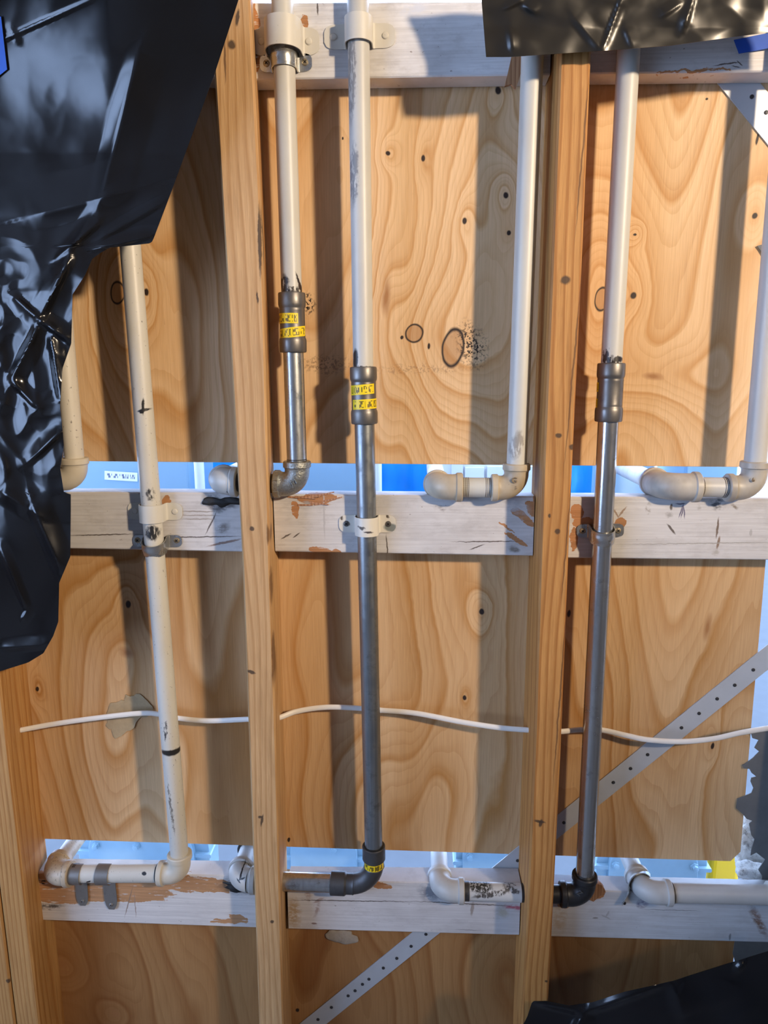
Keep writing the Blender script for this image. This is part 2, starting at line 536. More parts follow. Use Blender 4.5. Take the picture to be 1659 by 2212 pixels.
M['galv'] = galv('galvanised_steel', (0.50, 0.52, 0.52), 0.30, 0.45)
M['galv_dull'] = galv('dull_galvanised_steel', (0.33, 0.35, 0.36), 0.36, 0.5)
M['galv_shiny'] = galv('bright_galvanised_steel', (0.56, 0.56, 0.55), 0.22, 0.35)
M['press'] = galv('brown_grey_press_fitting', (0.175, 0.165, 0.155), 0.40, 0.15, 0.75, 0.8)
M['press_dark'] = galv('charcoal_press_fitting', (0.10, 0.10, 0.105), 0.42, 0.15, 0.7, 0.8)
M['black_iron'] = galv('black_iron', (0.045, 0.045, 0.048), 0.40, 0.2, 0.6, 0.7)
M['black_seal'] = simple('black_rubber_seal', (0.012, 0.012, 0.012), 0.45)


def rough_iron():
    nt = NT('rough_galvanised_malleable_iron')
    n = nt.noise(nt.P, 420, 3, 0.65)
    c = nt.mix(n, (0.16, 0.17, 0.16), (0.52, 0.53, 0.50))
    nt.bump(n, 0.6, 0.0012)
    return nt.out(c, 0.38, 0.8)


M['malleable'] = rough_iron()
M['strap_white'] = painted_pipe('white_painted_strap', (0.62, 0.60, 0.54), 0.2, specks=0.74, seed=53)
M['strap_chipped'] = painted_pipe('chipped_white_painted_strap', (0.66, 0.63, 0.56), 0.1, specks=0.75, seed=59, Y=0.04, marks=[
    (782, 1135, 9, 4, 0.3, (0.08, 0.07, 0.06), 1), (797, 1144, 11, 2.5, 0.05, (0.06, 0.05, 0.05), 0), (835, 1116, 4, 7, -0.4, (0.1, 0.08, 0.06), 1),
    (845, 1143, 17, 9, 0.1, (0.2, 0.22, 0.21), 0), (737, 1122, 3, 5, 0.3, (0.1, 0.08, 0.06), 1), (806, 1157, 5, 3, 0.0, (0.12, 0.09, 0.06), 1)])
M['strap_galv'] = galv('galvanised_strap', (0.55, 0.55, 0.53), 0.28, 0.15, 0.9, 0.7)
M['strap_grey'] = galv('grey_strap', (0.22, 0.205, 0.19), 0.42, 0.1, 0.5, 0.8)
M['screw'] = galv('brass_tinted_screw', (0.40, 0.33, 0.22), 0.4, 0.1, 0.8, 0.6)
M['nail_dark'] = simple('dark_nail', (0.05, 0.05, 0.055), 0.5, 0.5)
M['slot_dark'] = simple('dark_recess', (0.012, 0.01, 0.009), 0.7)
M['brace'] = simple('painted_metal_brace', (0.52, 0.55, 0.58), 0.45, 0.25, 0.12, 25)
M['cable'] = painted_pipe('white_cable_sheath', (0.80, 0.76, 0.70), 0.2, (0.55, 0.45, 0.32), 0.8, seed=61)


def poly(name, tint, more=0.0):
    nt = NT(name)
    n = nt.noise(nt.P, 14, 3, 0.6)
    nt.bump(nt.noise(nt.P, 30, 2, 0.5), 0.06, 0.004)
    return nt.out(tint, nt.rng(n, 0.3, 0.7, 0.15+more, 0.24+more), 0.0, **{'Specular IOR Level': 0.5})


M['poly'] = poly('black_plastic_film', (0.007, 0.007, 0.008))
M['poly2'] = poly('dark_plastic_film', (0.016, 0.014, 0.011), 0.12)
M['tape'] = simple('blue_painters_tape', (0.01, 0.085, 0.50), 0.55, 0, 0.15, 60)


def sticker(name, base, ink, cols, rows, seed, thr=0.5, border=0.10):
    nt = NT(name)
    uv = nt.tc.outputs['UV']
    s = nt.n('ShaderNodeSeparateXYZ'); nt.put(s.inputs[0], uv)
    u, v = s.outputs[0], s.outputs[1]
    cu = nt.math('FLOOR', nt.math('MULTIPLY', u, cols)); cv = nt.math('FLOOR', nt.math('MULTIPLY', v, rows))
    cb = nt.n('ShaderNodeCombineXYZ'); nt.put(cb.inputs[0], cu); nt.put(cb.inputs[1], cv); cb.inputs[2].default_value = seed
    wn = nt.n('ShaderNodeTexWhiteNoise', noise_dimensions='3D'); nt.put(wn.inputs[0], cb.outputs[0])
    m = nt.math('GREATER_THAN', wn.outputs[0], thr)
    blk = nt.math('FLOOR', nt.math('MULTIPLY', u, 4.0))
    wn2 = nt.n('ShaderNodeTexWhiteNoise', noise_dimensions='1D'); nt.put(wn2.inputs['W'], nt.math('ADD', blk, seed*3.1))
    gap = nt.math('LESS_THAN', nt.math('ABSOLUTE', nt.math('SUBTRACT', nt.math('FRACT', nt.math('MULTIPLY', u, 4.0)), 0.5)), 0.40)
    ins = nt.math('MULTIPLY', nt.math('LESS_THAN', nt.math('ABSOLUTE', nt.math('SUBTRACT', u, 0.5)), 0.5-border*0.5),
                  nt.math('LESS_THAN', nt.math('ABSOLUTE', nt.math('SUBTRACT', v, 0.5)), 0.5-border*1.6))
    m = nt.math('MULTIPLY', nt.math('MULTIPLY', m, gap), ins)
    return nt.out(nt.mix(nt.math('MULTIPLY', m, 0.85), base, ink), 0.45, 0.0)


YEL = (0.80, 0.60, 0.008)
M['stick'] = [sticker('yellow_printed_label_%d' % k, YEL, (0.05, 0.04, 0.01), 26, 4, 1.7+k*2.3, 0.52) for k in range(4)]
M['stick_elbow'] = sticker('yellow_elbow_label', YEL, (0.03, 0.025, 0.01), 16, 4, 9.2, 0.55)
M['barcode'] = sticker('white_barcode_label', (0.85, 0.86, 0.88), (0.05, 0.05, 0.12), 44, 2, 4.4, 0.5, 0.16)


# ------------------------------------------------------------------ the room around the camera
wall_paint = simple('room_wall_paint', (0.27, 0.26, 0.26), 0.8, 0, 0.06, 4)
M['floor'] = simple('grey_concrete_floor', (0.30, 0.28, 0.26), 0.8, 0, 0.15, 6)
RX0, RX1, RY0, RZ1 = -2.3, 2.5, -3.3, 2.75


def struct(o):
    o['kind'] = 'structure'
    return o


struct(boxes('floor', [(RX0, RX1, RY0, 0.11, -0.1, 0.0)], M['floor']))
struct(boxes('ceiling', [(RX0, RX1, RY0, 0.11, RZ1, RZ1+0.1)], wall_paint))
struct(boxes('wall_right', [(RX1, RX1+0.1, RY0, 0.11, 0, RZ1)], wall_paint))
struct(boxes('wall_back', [(RX0, RX1, RY0-0.1, RY0, 0, RZ1)], wall_paint))
WY0, WY1, WZ0, WZ1 = -2.85, -0.75, 0.85, 2.50
struct(boxes('wall_left', [(RX0-0.1, RX0, RY0, WY0, 0, RZ1), (RX0-0.1, RX0, WY1, 0.11, 0, RZ1), (RX0-0.1, RX0, WY0, WY1, 0, WZ0), (RX0-0.1, RX0, WY0, WY1, WZ1, RZ1)], wall_paint))
wx0, wx1, wm = RX0-0.07, RX0-0.03, (WY0+WY1)/2
struct(boxes('window_1', [(wx0, wx1, WY0, WY0+0.05, WZ0, WZ1), (wx0, wx1, WY1-0.05, WY1, WZ0, WZ1), (wx0, wx1, WY0, WY1, WZ0, WZ0+0.05),
                          (wx0, wx1, WY0, WY1, WZ1-0.05, WZ1), (wx0, wx1, wm-0.03, wm+0.03, WZ0, WZ1)], wall_paint))
# the same wall beyond the three bays
M['ply_far'] = plywood('plywood_far', [], (0.60, 0.38, 0.19), (0.46, 0.25, 0.09), 9.0)
struct(boxes('wall_front_left', [(RX0, -0.95, 0.089, 0.104, 0, RZ1)], M['ply_far']))
struct(boxes('wall_front_right', [(0.62, RX1, 0.089, 0.104, 0, RZ1)], M['ply_far']))
struct(boxes('wall_front_top', [(-0.95, 0.62, 0.089, 0.104, 2.14, RZ1)], M['ply_far']))

# ------------------------------------------------------------------ plywood sheets
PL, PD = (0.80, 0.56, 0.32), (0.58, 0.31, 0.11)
M['ply_up'] = plywood('plywood_upper', [
    (838, 331, 5, 5, 0.5, 'dot'), (914, 342, 4, 7, 0.3, 'dot'), (1075, 195, 7, 8, 0.6, 'dot'), (1093, 422, 6, 7, 0.7, 'dot'),
    (1002, 478, 5, 8, 0.4, 'dot'), (1097, 503, 5, 5, 0.3, 'dot'), (895, 720, 18, 19, 0.7, 'ring'), (978, 752, 22, 40, 1.1, 'ring'),
    (869, 730, 4, 5, 0, 'dot'), (925, 749, 3, 7, 0, 'dot'), (1300, 645, 14, 23, 1.2, 'ring'), (1369, 639, 7, 8, 0.4, 'dot'),
    (1372, 507, 4, 3, 1.0, 'dot'), (255, 632, 15, 22, 1.0, 'ring'), (317, 632, 6, 8, 0.5, 'dot'), (1629, 465, 6, 7, 0.4, 'dot'),
    (1527, 213, 3, 3, 0, 'dot'), (1636, 300, 3, 12, 0, 'dot'), (740, 300, 2, 3, 0, 'dot'), (1070, 640, 30, 60, 1.1, ''), (1010, 300, 40, 60, 1.0, ''),
    (1410, 815, 40, 12, 0.5, ''), (345, 760, 60, 90, 0.9, ''), (835, 640, 9, 40, 0.5, 'soft'), (1410, 815, 22, 8, 0.1, 'soft')],
    PL, PD, 0.0, 5.2, 2.0, blots=[
        (1018, 745, 27, 44, -0.35, (0.02, 0.010, 0.006), 1.0), (668, 655, 11, 20, 0.0, (0.015, 0.008, 0.006), 1.0),
        (705, 788, 50, 18, 0.0, (0.12, 0.06, 0.035), 0.55), (905, 798, 90, 8, 0.0, (0.18, 0.09, 0.045), 0.4)])
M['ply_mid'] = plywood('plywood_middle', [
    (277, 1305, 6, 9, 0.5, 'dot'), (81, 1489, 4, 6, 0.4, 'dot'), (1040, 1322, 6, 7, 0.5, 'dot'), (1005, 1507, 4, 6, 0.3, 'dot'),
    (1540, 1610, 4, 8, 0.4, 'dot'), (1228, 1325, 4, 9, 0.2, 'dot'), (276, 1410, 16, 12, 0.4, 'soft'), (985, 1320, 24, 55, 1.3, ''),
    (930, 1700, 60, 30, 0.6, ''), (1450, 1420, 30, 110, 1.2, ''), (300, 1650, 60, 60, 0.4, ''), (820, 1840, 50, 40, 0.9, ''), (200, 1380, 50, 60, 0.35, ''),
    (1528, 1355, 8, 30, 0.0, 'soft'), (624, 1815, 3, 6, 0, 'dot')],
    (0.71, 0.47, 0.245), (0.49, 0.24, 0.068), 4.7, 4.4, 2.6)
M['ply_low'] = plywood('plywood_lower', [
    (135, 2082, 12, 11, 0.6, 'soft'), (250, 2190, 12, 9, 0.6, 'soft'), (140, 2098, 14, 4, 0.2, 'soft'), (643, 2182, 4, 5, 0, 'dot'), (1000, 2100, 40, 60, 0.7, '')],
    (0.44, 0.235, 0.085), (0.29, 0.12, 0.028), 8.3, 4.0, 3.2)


def ply_sheet(name, outline, mat, label):
    o = prism(name, outline, 0.0125, mat, n=(0, 1, 0), bw=0.0008)
    return tag(o, label, 'plywood sheet', 'plywood sheathing sheets')


XR = at(1653, 1210, 0.089).x
a, b = at(130, 996, 0.089), at(1600, 1009, 0.089)
sl = (b.z - a.z)/(b.x - a.x)
zb = lambda x: a.z + sl*(x - a.x)
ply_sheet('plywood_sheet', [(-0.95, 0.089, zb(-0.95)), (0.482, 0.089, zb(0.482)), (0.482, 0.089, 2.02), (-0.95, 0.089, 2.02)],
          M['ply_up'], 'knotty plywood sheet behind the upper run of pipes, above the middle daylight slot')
c, d = at(90, 1812, 0.089), at(1590, 1861, 0.089)
sl2 = (d.z - c.z)/(d.x - c.x)
zm = lambda x: c.z + sl2*(x - c.x)
e1 = at(1600, 1840, 0.089)
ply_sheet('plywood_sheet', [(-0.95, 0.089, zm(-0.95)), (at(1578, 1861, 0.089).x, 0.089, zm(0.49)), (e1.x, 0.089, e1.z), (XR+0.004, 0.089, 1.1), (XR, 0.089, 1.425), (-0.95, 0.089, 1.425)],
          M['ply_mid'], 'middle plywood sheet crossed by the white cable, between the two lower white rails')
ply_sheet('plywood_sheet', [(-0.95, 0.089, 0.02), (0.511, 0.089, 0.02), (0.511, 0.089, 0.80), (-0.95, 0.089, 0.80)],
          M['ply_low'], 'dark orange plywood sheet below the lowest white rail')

M['siding'] = simple('pale_grey_siding', (0.45, 0.47, 0.50), 0.8, 0, 0.1, 9)
struct(boxes('wall_siding', [(-0.95, 0.47, 0.1035, 0.118, zb(0)+0.004, 2.03), (-0.95, 0.47, 0.1035, 0.118, zm(0)+0.012, 1.40), (-0.95, 0.47, 0.1035, 0.118, -0.15, 0.78),
                             (RX0, -0.95, 0.1045, 0.118, -0.15, RZ1), (0.62, RX1, 0.1045, 0.118, -0.15, RZ1)], M['siding']))

# ------------------------------------------------------------------ studs
M['stud_a'] = lumber('pale_brown_lumber', (0.66, 0.42, 0.20), (0.50, 0.28, 0.11), 95, 1.0, nails=[
    (500, 97, 8, 9, 0), (513, 38, 4, 16, 0.2), (544, 1142, 5, 5, 0), (543, 1452, 9, 4, 0.3), (566, 1772, 2.5, 14, 0.2), (562, 1765, 5, 3, 0), (588, 1991, 4, 4, 0), (556, 643, 2, 12, -0.1), (561, 520, 4, 70, 0.02)],
    split=[(486, 130, 2.2, 40, 0.03), (586, 1260, 4, 45, 0.03), (590, 1420, 3, 60, 0.03), (578, 1155, 3, 20, 0)])
M['stud_b'] = lumber('orange_lumber', (0.58, 0.30, 0.09), (0.38, 0.155, 0.032), 120, 3.0, nails=[
    (1222, 605, 10, 9, 0), (1207, 941, 7, 5, 0), (1204, 1148, 6, 6, 0), (1187, 1114, 3, 5, 0), (1168, 1778, 4, 9, 0.2), (1166, 1775, 12, 3, 0.2), (1237, 966, 8, 6, 0), (1180, 2120, 3, 3, 0)],
    split=[(1258, 330, 2, 160, 0.045), (1238, 800, 2, 200, 0.047), (1226, 1150, 1.8, 150, 0.04), (1210, 1500, 1.8, 200, 0.03)])
M['stud_l'] = lumber('honey_lumber', (0.60, 0.34, 0.12), (0.44, 0.20, 0.05), 150, 6.0, nails=[(17, 2119, 4, 5, 0)])


def stud(name, front_l, front_r, back_r, mat, label, back_w=0.038, back_l=None):
    zs = np.linspace(0.03, 2.72, 40)
    V, Fc = [], []
    for z in zs:
        xl, xr = interp(z, front_l), interp(z, front_r)
        if back_l is not None:
            bl = interp(z, back_l); br = bl + back_w
        else:
            br = interp(z, back_r); bl = br - back_w
        c = 0.0025
        V += [(xl+c, 0, z), (xr-c, 0, z), (xr, c, z), (br, 0.0888, z), (bl, 0.0888, z), (xl, c, z)]
    n = len(zs)
    for i in range(n-1):
        for k in range(6):
            k2 = (k+1) % 6
            Fc.append((i*6+k, i*6+k2, (i+1)*6+k2, (i+1)*6+k))
    Fc += [(5, 4, 3, 2, 1, 0), tuple((n-1)*6+k for k in range(6))]
    o = link(name, mesh(name, V, Fc), mat)
    return tag(o, label, 'wall stud')


def xz(lst, Y):
    return [(at(px, py, Y).z, at(px, py, Y).x) for px, py in lst]


stud('wall_stud', xz([(452, 0), (462, 152), (474, 350), (486, 540), (508, 945), (516, 1080), (523.5, 1220), (537, 1590), (551, 1970), (559, 2212)], 0),
     xz([(540, 0), (548, 152), (558, 350), (567, 540), (577, 945), (580, 1080), (583, 1220), (596, 1590), (606, 1970), (612, 2212)], 0),
     xz([(551, 0), (557, 152), (566, 350), (574, 540), (588, 945), (594, 1080), (603, 1220), (614, 1590), (622, 1970), (630, 2212)], 0.089),
     M['stud_a'], 'pale brown wooden stud whose top edge is waned, left of the yellow-labelled pipes')
XB = at(1171, 1079, 0).x
stud('wall_stud', xz([(1209.5, 118), (1192.7, 556), (1171, 1079), (1155.6, 1589), (1139, 1969), (1126, 2209)], 0),
     xz([(1277, 114), (1258, 556), (1233, 1079), (1213, 1589), (1200, 1858), (1183, 2190)], 0), None,
     M['stud_b'], 'orange wooden stud on the right, finely striped with a dark crack along its edge',
     back_l=[(0, XB), (3, XB)])
stud('wall_stud', [(0, -0.6385), (3, -0.6385)], [(0, -0.600), (3, -0.600)], [(0, -0.612), (3, -0.612)], M['stud_l'],
     'honey coloured wooden stud at the left edge, below the hanging black plastic', 0.036)
stud('wall_stud', [(0, -0.679), (3, -0.679)], [(0, -0.6405), (3, -0.6405)], [(0, -0.6405), (3, -0.6405)], M['stud_l'],
     'wooden stud in the bottom left corner, doubled against the honey coloured one')

# ------------------------------------------------------------------ blocking between the studs
SA_L, SA_R, SB_L, SB_R = -0.244, -0.206, XB, XB+0.038
SC = 0.568
DK, OR = (0.06, 0.04, 0.03), (0.40, 0.17, 0.06)
M['blk'] = {}
M['blk']['ul'] = painted_wood('white_rail_paint_a', seed=1)
M['blk']['um'] = painted_wood('white_rail_paint_b', bare=[(552, 135, 12, 22, 0), (550, 60, 12, 50, 0), (650, 60, 14, 30, 0.5)], seed=2, tone=(0.76, 0.75, 0.75), grime=0.45,
                              marks=[(686, 18, 2, 12, 0, DK), (893, 20, 26, 10, -0.2, (0.62, 0.64, 0.70)), (800, 130, 3, 30, 1.5, (0.5, 0.48, 0.46))])
M['blk']['ur'] = painted_wood('white_rail_paint_c', bare=[(1500, 152, 90, 3, 0)], marks=[(1570, 138, 26, 1.6, -0.1, DK), (1598, 136, 8, 1.4, 0.7, DK), (1590, 144, 10, 1.2, 0.2, DK)], seed=3)
M['blk']['ml'] = painted_wood('white_rail_paint_d', bare=[(360, 1092, 10, 22, 0)], seed=4, grime=0.45, marks=[
    (220, 1155, 68, 1.3, -0.03, DK), (430, 1160, 90, 1.3, -0.03, DK), (485, 1172, 36, 2.6, -0.22, (0.22, 0.13, 0.09)), (462, 1085, 22, 14, 0.5, (0.05, 0.04, 0.04)),
    (486, 1092, 26, 10, -0.1, (0.09, 0.08, 0.08)), (482, 1140, 14, 9, -0.5, (0.2, 0.17, 0.15)), (456, 1130, 1.5, 26, 0.5, DK), (429, 1105, 40, 1.3, 0, (0.3, 0.26, 0.22)), (430, 1113, 42, 1.2, 0, (0.3, 0.26, 0.22)), (428, 1121, 36, 1.2, 0, (0.3, 0.26, 0.22))])
M['blk']['mm'] = painted_wood('white_rail_paint_e', bare=[(685, 1077, 46, 13, -0.03), (637, 1100, 8, 20, -0.15), (690, 1190, 26, 10, 0.1), (724, 1193, 14, 6, 0),
                              (1130, 1118, 34, 11, 0.65), (1150, 1098, 20, 14, 0.9), (1115, 1165, 34, 6, 0.55), (1095, 1140, 26, 3, 0.6), (1158, 1078, 6, 14, 0)],
                              seed=5, grime=0.5, marks=[(950, 1099, 9, 6, 0.3, (0.14, 0.11, 0.09)), (1050, 1170, 70, 1.3, -0.02, DK), (1030, 1182, 16, 1.3, -0.35, DK), (836, 1180, 1.4, 24, -0.05, DK),
                              (618, 1158, 12, 1.6, -0.5, DK), (640, 1156, 9, 1.4, -0.6, DK), (700, 1110, 2, 50, 0, (0.45, 0.43, 0.42)), (1110, 1090, 30, 16, 0.5, (0.42, 0.42, 0.43)), (665, 1087, 12, 5, 0, (0.35, 0.33, 0.32)),
                              (1112, 1187, 12, 6, 0.5, (0.2, 0.17, 0.14))])
M['blk']['mr'] = painted_wood('white_rail_paint_f', bare=[(1245, 1105, 16, 20, 0), (1262, 1130, 28, 12, 0), (1340, 1130, 12, 16, 0.5), (1240, 1165, 10, 30, 0)], seed=6, grime=0.35, marks=[
    (1550, 1140, 2.4, 22, 0.03, (0.12, 0.07, 0.04)), (1552, 1172, 3, 14, 0.1, (0.2, 0.12, 0.07)), (1470, 1088, 10, 1.6, 0, (0.05, 0.04, 0.08)), (1474, 1103, 1.3, 16, 0.1, (0.06, 0.05, 0.12)), (1478, 1106, 1.3, 14, -0.15, (0.06, 0.05, 0.12)), (1470, 1106, 1.2, 14, 0.2, (0.06, 0.05, 0.12)),
    (1450, 1143, 2.5, 14, -0.7, DK), (1447, 1112, 7, 6, 0, (0.33, 0.31, 0.29)), (1450, 1095, 3, 7, 0, DK), (1401, 1098, 5, 10, 0, (0.22, 0.18, 0.14)), (1550, 1088, 15, 12, 0.2, (0.05, 0.055, 0.065)),
    (1330, 1108, 2, 13, -0.6, (0.3, 0.2, 0.14)), (1344, 1106, 2, 14, 0.6, (0.3, 0.2, 0.14)), (1500, 1174, 160, 1.2, -0.02, (0.35, 0.33, 0.3)), (1545, 1193, 7, 6, 0.5, (0.4, 0.37, 0.33)), (1508, 1095, 4, 8, 0, (0.4, 0.38, 0.36)), (1585, 1092, 8, 4, 0.6, (0.2, 0.16, 0.12)), (1622, 1150, 3, 8, 0, (0.42, 0.4, 0.38))])
M['blk']['ll'] = painted_wood('white_rail_paint_g', bare=[(200, 1916, 190, 34, 0.07), (400, 1908, 130, 22, 0.05), (120, 1930, 80, 26, 0.05), (180, 1930, 120, 18, 0.05), (490, 1990, 40, 6, 0), (515, 1985, 22, 9, 0.2)], seed=7, grime=0.2, tone=(0.72, 0.69, 0.66), wood=(0.46, 0.245, 0.115), marks=[
    (105, 1958, 26, 7, -0.1, (0.02, 0.015, 0.012)), (278, 1948, 1.2, 36, 0.3, (0.25, 0.17, 0.12)), (292, 1955, 1, 28, 0, (0.3, 0.22, 0.17)), (520, 1915, 42, 16, 0.1, (0.05, 0.035, 0.03))])
M['blk']['lm'] = painted_wood('white_rail_paint_h', bare=[(820, 1912, 30, 9, 0.2)], seed=8, grime=0.4, marks=[
    (634, 1972, 13, 34, 0, (0.40, 0.28, 0.15)), (685, 1962, 4, 20, 0.35, (0.36, 0.27, 0.23)), (688, 1945, 12, 3, -0.5, (0.36, 0.27, 0.23)), (665, 1935, 6, 12, 0, (0.38, 0.28, 0.24)), (679, 1995, 6, 2, 0, (0.2, 0.12, 0.1)), (760, 1946, 130, 1.2, -0.02, DK),
    (1020, 1963, 3.5, 16, 0.1, (0.3, 0.24, 0.2)), (1086, 1970, 13, 14, 0.2, (0.47, 0.42, 0.32)), (1112, 1960, 22, 6, 0.05, (0.42, 0.06, 0.1)), (930, 1928, 22, 20, 0, (0.22, 0.22, 0.24)), (1000, 1952, 100, 1.2, 0.02, DK), (1010, 2009, 24, 1.3, 0, (0.3, 0.28, 0.28))])
M['blk']['lr'] = painted_wood('white_rail_paint_i', bare=[(1288, 1925, 22, 20, 0.4), (1218, 1955, 14, 8, 0)], seed=9, grime=0.3, tone=(0.66, 0.67, 0.68), marks=[
    (1210, 1985, 12, 40, 0, (0.5, 0.42, 0.33)), (1309, 1981, 11, 2, 0.5, (0.4, 0.39, 0.38)), (1312, 1975, 2, 8, 0.3, (0.4, 0.39, 0.38)), (1286, 1983, 6, 2, 0, (0.25, 0.23, 0.22)), (1638, 1990, 8, 40, -0.5, (0.20, 0.09, 0.04)), (1386, 1952, 10, 9, 0, (0.15, 0.12, 0.2)),
    (1577, 2024, 2, 8, 0, (0.2, 0.2, 0.2)), (1450, 1966, 60, 1.2, 0, (0.3, 0.3, 0.3))])

YF, YB = 0.051, 0.0853


def rail(key, x0, x1, t, b, label, cut=None):
    """blocking: t, b = two pixels along its top and bottom front edges"""
    def zat(pp, x):
        p, q = at(*pp[0], YF), at(*pp[1], YF)
        return p.z + (q.z - p.z)*(x - p.x)/(q.x - p.x)
    n = 30
    xs = np.linspace(x0, x1, n)
    V, Fc = [], []
    for x in xs:
        zt, zbm = zat(t, x), zat(b, x)
        wv = 0.0006*noise.noise(Vector((x*30, zt*9, 3)))
        V += [(x, YF, zbm+0.0015), (x, YF, zt-0.0015+wv), (x, YF+0.0015, zt+wv), (x, YB, zt+wv), (x, YB, zbm), (x, YF+0.0015, zbm)]
    for i in range(n-1):
        for k in range(6):
            k2 = (k+1) % 6
            Fc.append((i*6+k, i*6+k2, (i+1)*6+k2, (i+1)*6+k))
    Fc += [(5, 4, 3, 2, 1, 0), tuple((n-1)*6+k for k in range(6))]
    o = link('blocking_rail', mesh('blocking_rail', V, Fc), M['blk'][key])
    return tag(o, label, 'blocking', 'white painted blocking rails between the studs')


g = 0.0012
rail('ul', -0.598, SA_L-0.010, [(500, 6), (900, 5)], [(462, 168), (553, 172)], 'white blocking rail at the top left, almost hidden behind the large black plastic')
rail('um', -0.214, SB_L-g, [(560, 5), (1040, 3)], [(553, 172), (1093, 163)], 'white painted rail at the top holding three straps, between the two studs')
rail('ur', SB_R+g, SC, [(1290, 0), (1600, -4)], [(1278, 159.5), (1655, 155)], 'white painted rail under the top right plastic, with blue tape stuck on it')
rail('ml', -0.598, SA_L+0.002, [(154, 1063), (419, 1064)], [(153, 1185), (516, 1192)], 'cracked white rail in the left bay with a painted and a steel strap')
MIDRAIL = rail('mm', SA_R+0.001, SB_L-g, [(725, 1068.6), (1160, 1072)], [(594, 1191.6), (1155, 1201)], 'white rail between the studs with torn splinters and brushed bare wood at its right end')
rail('mr', SB_R+g, SC, [(1236, 1073), (1643, 1075.5)], [(1230, 1205.5), (1659, 1209.7)], 'white rail right of the orange stud with pen scribbles and a steel strap')
rail('ll', at(82, 1950, YF).x, SA_L-g, [(120, 1886), (473, 1891)], [(84, 1988), (553, 2004.5)], 'half stripped white rail at the lower left, its split end short of the stud')
rail('lm', SA_R+0.001, SB_L-g, [(620, 1903), (900, 1906)], [(620, 2007), (1128, 2021)], 'lowest white rail between the studs with a red mark at its right end')
rail('lr', SB_R+g, SC, [(1298, 1924.6), (1500, 1930)], [(1194, 2024), (1659, 2036.6)], 'shaded grey-white rail at the lower right above the draped black plastic')

# ------------------------------------------------------------------ pipe pieces
RP = 0.0135


def elbow(name, P, da, db, mat, parent, L=0.030, R=0.020, rb=0.0165, rc=0.0200, cw=0.009, label=None, press=False):
    """a cast elbow: two mouths with beads, a bent body"""
    P, da, db = Vector(P), Vector(da).normalized(), Vector(db).normalized()
    rc = max(rc, rb*1.13)
    path, rad = [], []

    def mouth(d, rev):
        if press:
            prof = [(L, rc*0.93), (L-0.001, rc), (L-cw, rc), (L-cw-0.003, rb*1.02), (L-cw-0.012, rb*1.02), (L-cw-0.0135, rb*1.07), (L-cw-0.015, rb)]
        else:
            prof = [(L, rc*0.93), (L-0.0012, rc*0.99), (L-0.004, rc), (L-cw+0.001, rc), (L-cw-0.0006, rb*1.03), (L-cw-0.003, rb)]
        return prof if not rev else prof[::-1]
    for s, r in mouth(da, False):
        path.append(P + da*s); rad.append(r)
    # bend of radius R between the legs
    A, B = P + da*R, P + db*R
    C = P + da*R + db*R
    for k in range(0, 13):
        t = math.pi/2*k/12
        path.append(C - db*R*math.cos(t) - da*R*math.sin(t)); rad.append(rb)
    for s, r in mouth(db, True):
        path.append(P + db*s); rad.append(r)
    return link(name, mesh(name, *tube_data(path, rad, 30), smooth=32), mat, parent, label)


def pipe(name, a, b, r, mat, parent, label=None, threads=0, dark_end=None):
    a, b = Vector(a), Vector(b)
    return tube(name, [a, b], r, mat, parent, 32, label)


def thread(a, d, n, mat, parent, r=RP):
    """a few turns of exposed pipe thread"""
    d = Vector(d).normalized(); a = Vector(a)
    prof = []
    for k in range(n):
        prof += [(k*0.0022, r*0.97), (k*0.0022+0.0011, r*1.03)]
    prof += [(n*0.0022, r*0.97)]
    return lathe('thread', a, a+d, prof, mat, parent, 28)


def press_coupling(a, b, parent, mat, stickers=(), yaw=0.0):
    """a: top, b: bottom; two pressed hubs and a plain waist"""
    a, b = Vector(a), Vector(b)
    L = (b - a).length
    h, m = 0.0185, 0.0166
    pr = [(0, 0.0150), (0.0005, 0.0172), (0.002, 0.0179), (h-0.004, 0.0181), (h-0.001, 0.0177), (h+0.001, 0.0168), (h+0.0022, 0.0165), (h+0.0035, 0.0169), (h+0.005, m)]
    prof = pr + [(L-s, r) for s, r in pr[::-1]]
    o = lathe('press_coupling', a, b, prof, mat, parent, 36)
    d = (b - a).normalized()
    x = Vector((1, 0, 0)); x = (x - d*x.dot(d)).normalized()
    y = d.cross(x)            # towards the camera or away
    if y.y > 0: y = -y
    for (s, hh, a0, a1, tilt, mi) in stickers:
        P = []
        for i in range(19):
            t = math.radians(a0 + (a1-a0)*i/18)
            row = []
            for j in range(5):
                ss = s + hh*(j/4 - 0.5) + tilt*(i/18-0.5)
                row.append(a + d*ss + (x*math.sin(t) + y*math.cos(t))*(m+0.0003))
            P.append(row)
        P = [r[::-1] for r in P]
        sheet('printed_label', P, 0.0002, M['stick'][mi], o, 'yellow printed label', uv=True)
    return o


def line_px(pts, Y):
    return [at(px, py, Y) for px, py in pts]


YP = YF - RP            # pipe axis, strapped against the rail faces
BACK = Vector((0, 1, 0))


def lerp_px(p, q, y):
    return (p[0] + (q[0]-p[0])*(y-p[1])/(q[1]-p[1]), y)


def up_dir(P, Q):
    return (Vector(Q) - Vector(P)).normalized()


def extend_up(p, q, z):
    d = (p - q).normalized()
    return p + d*((z - p.z)/d.z)


def riser(label, base, name='gas_pipe_riser'):
    return thing(name, base, label, 'gas pipe', 'gas pipe risers on the plywood wall')


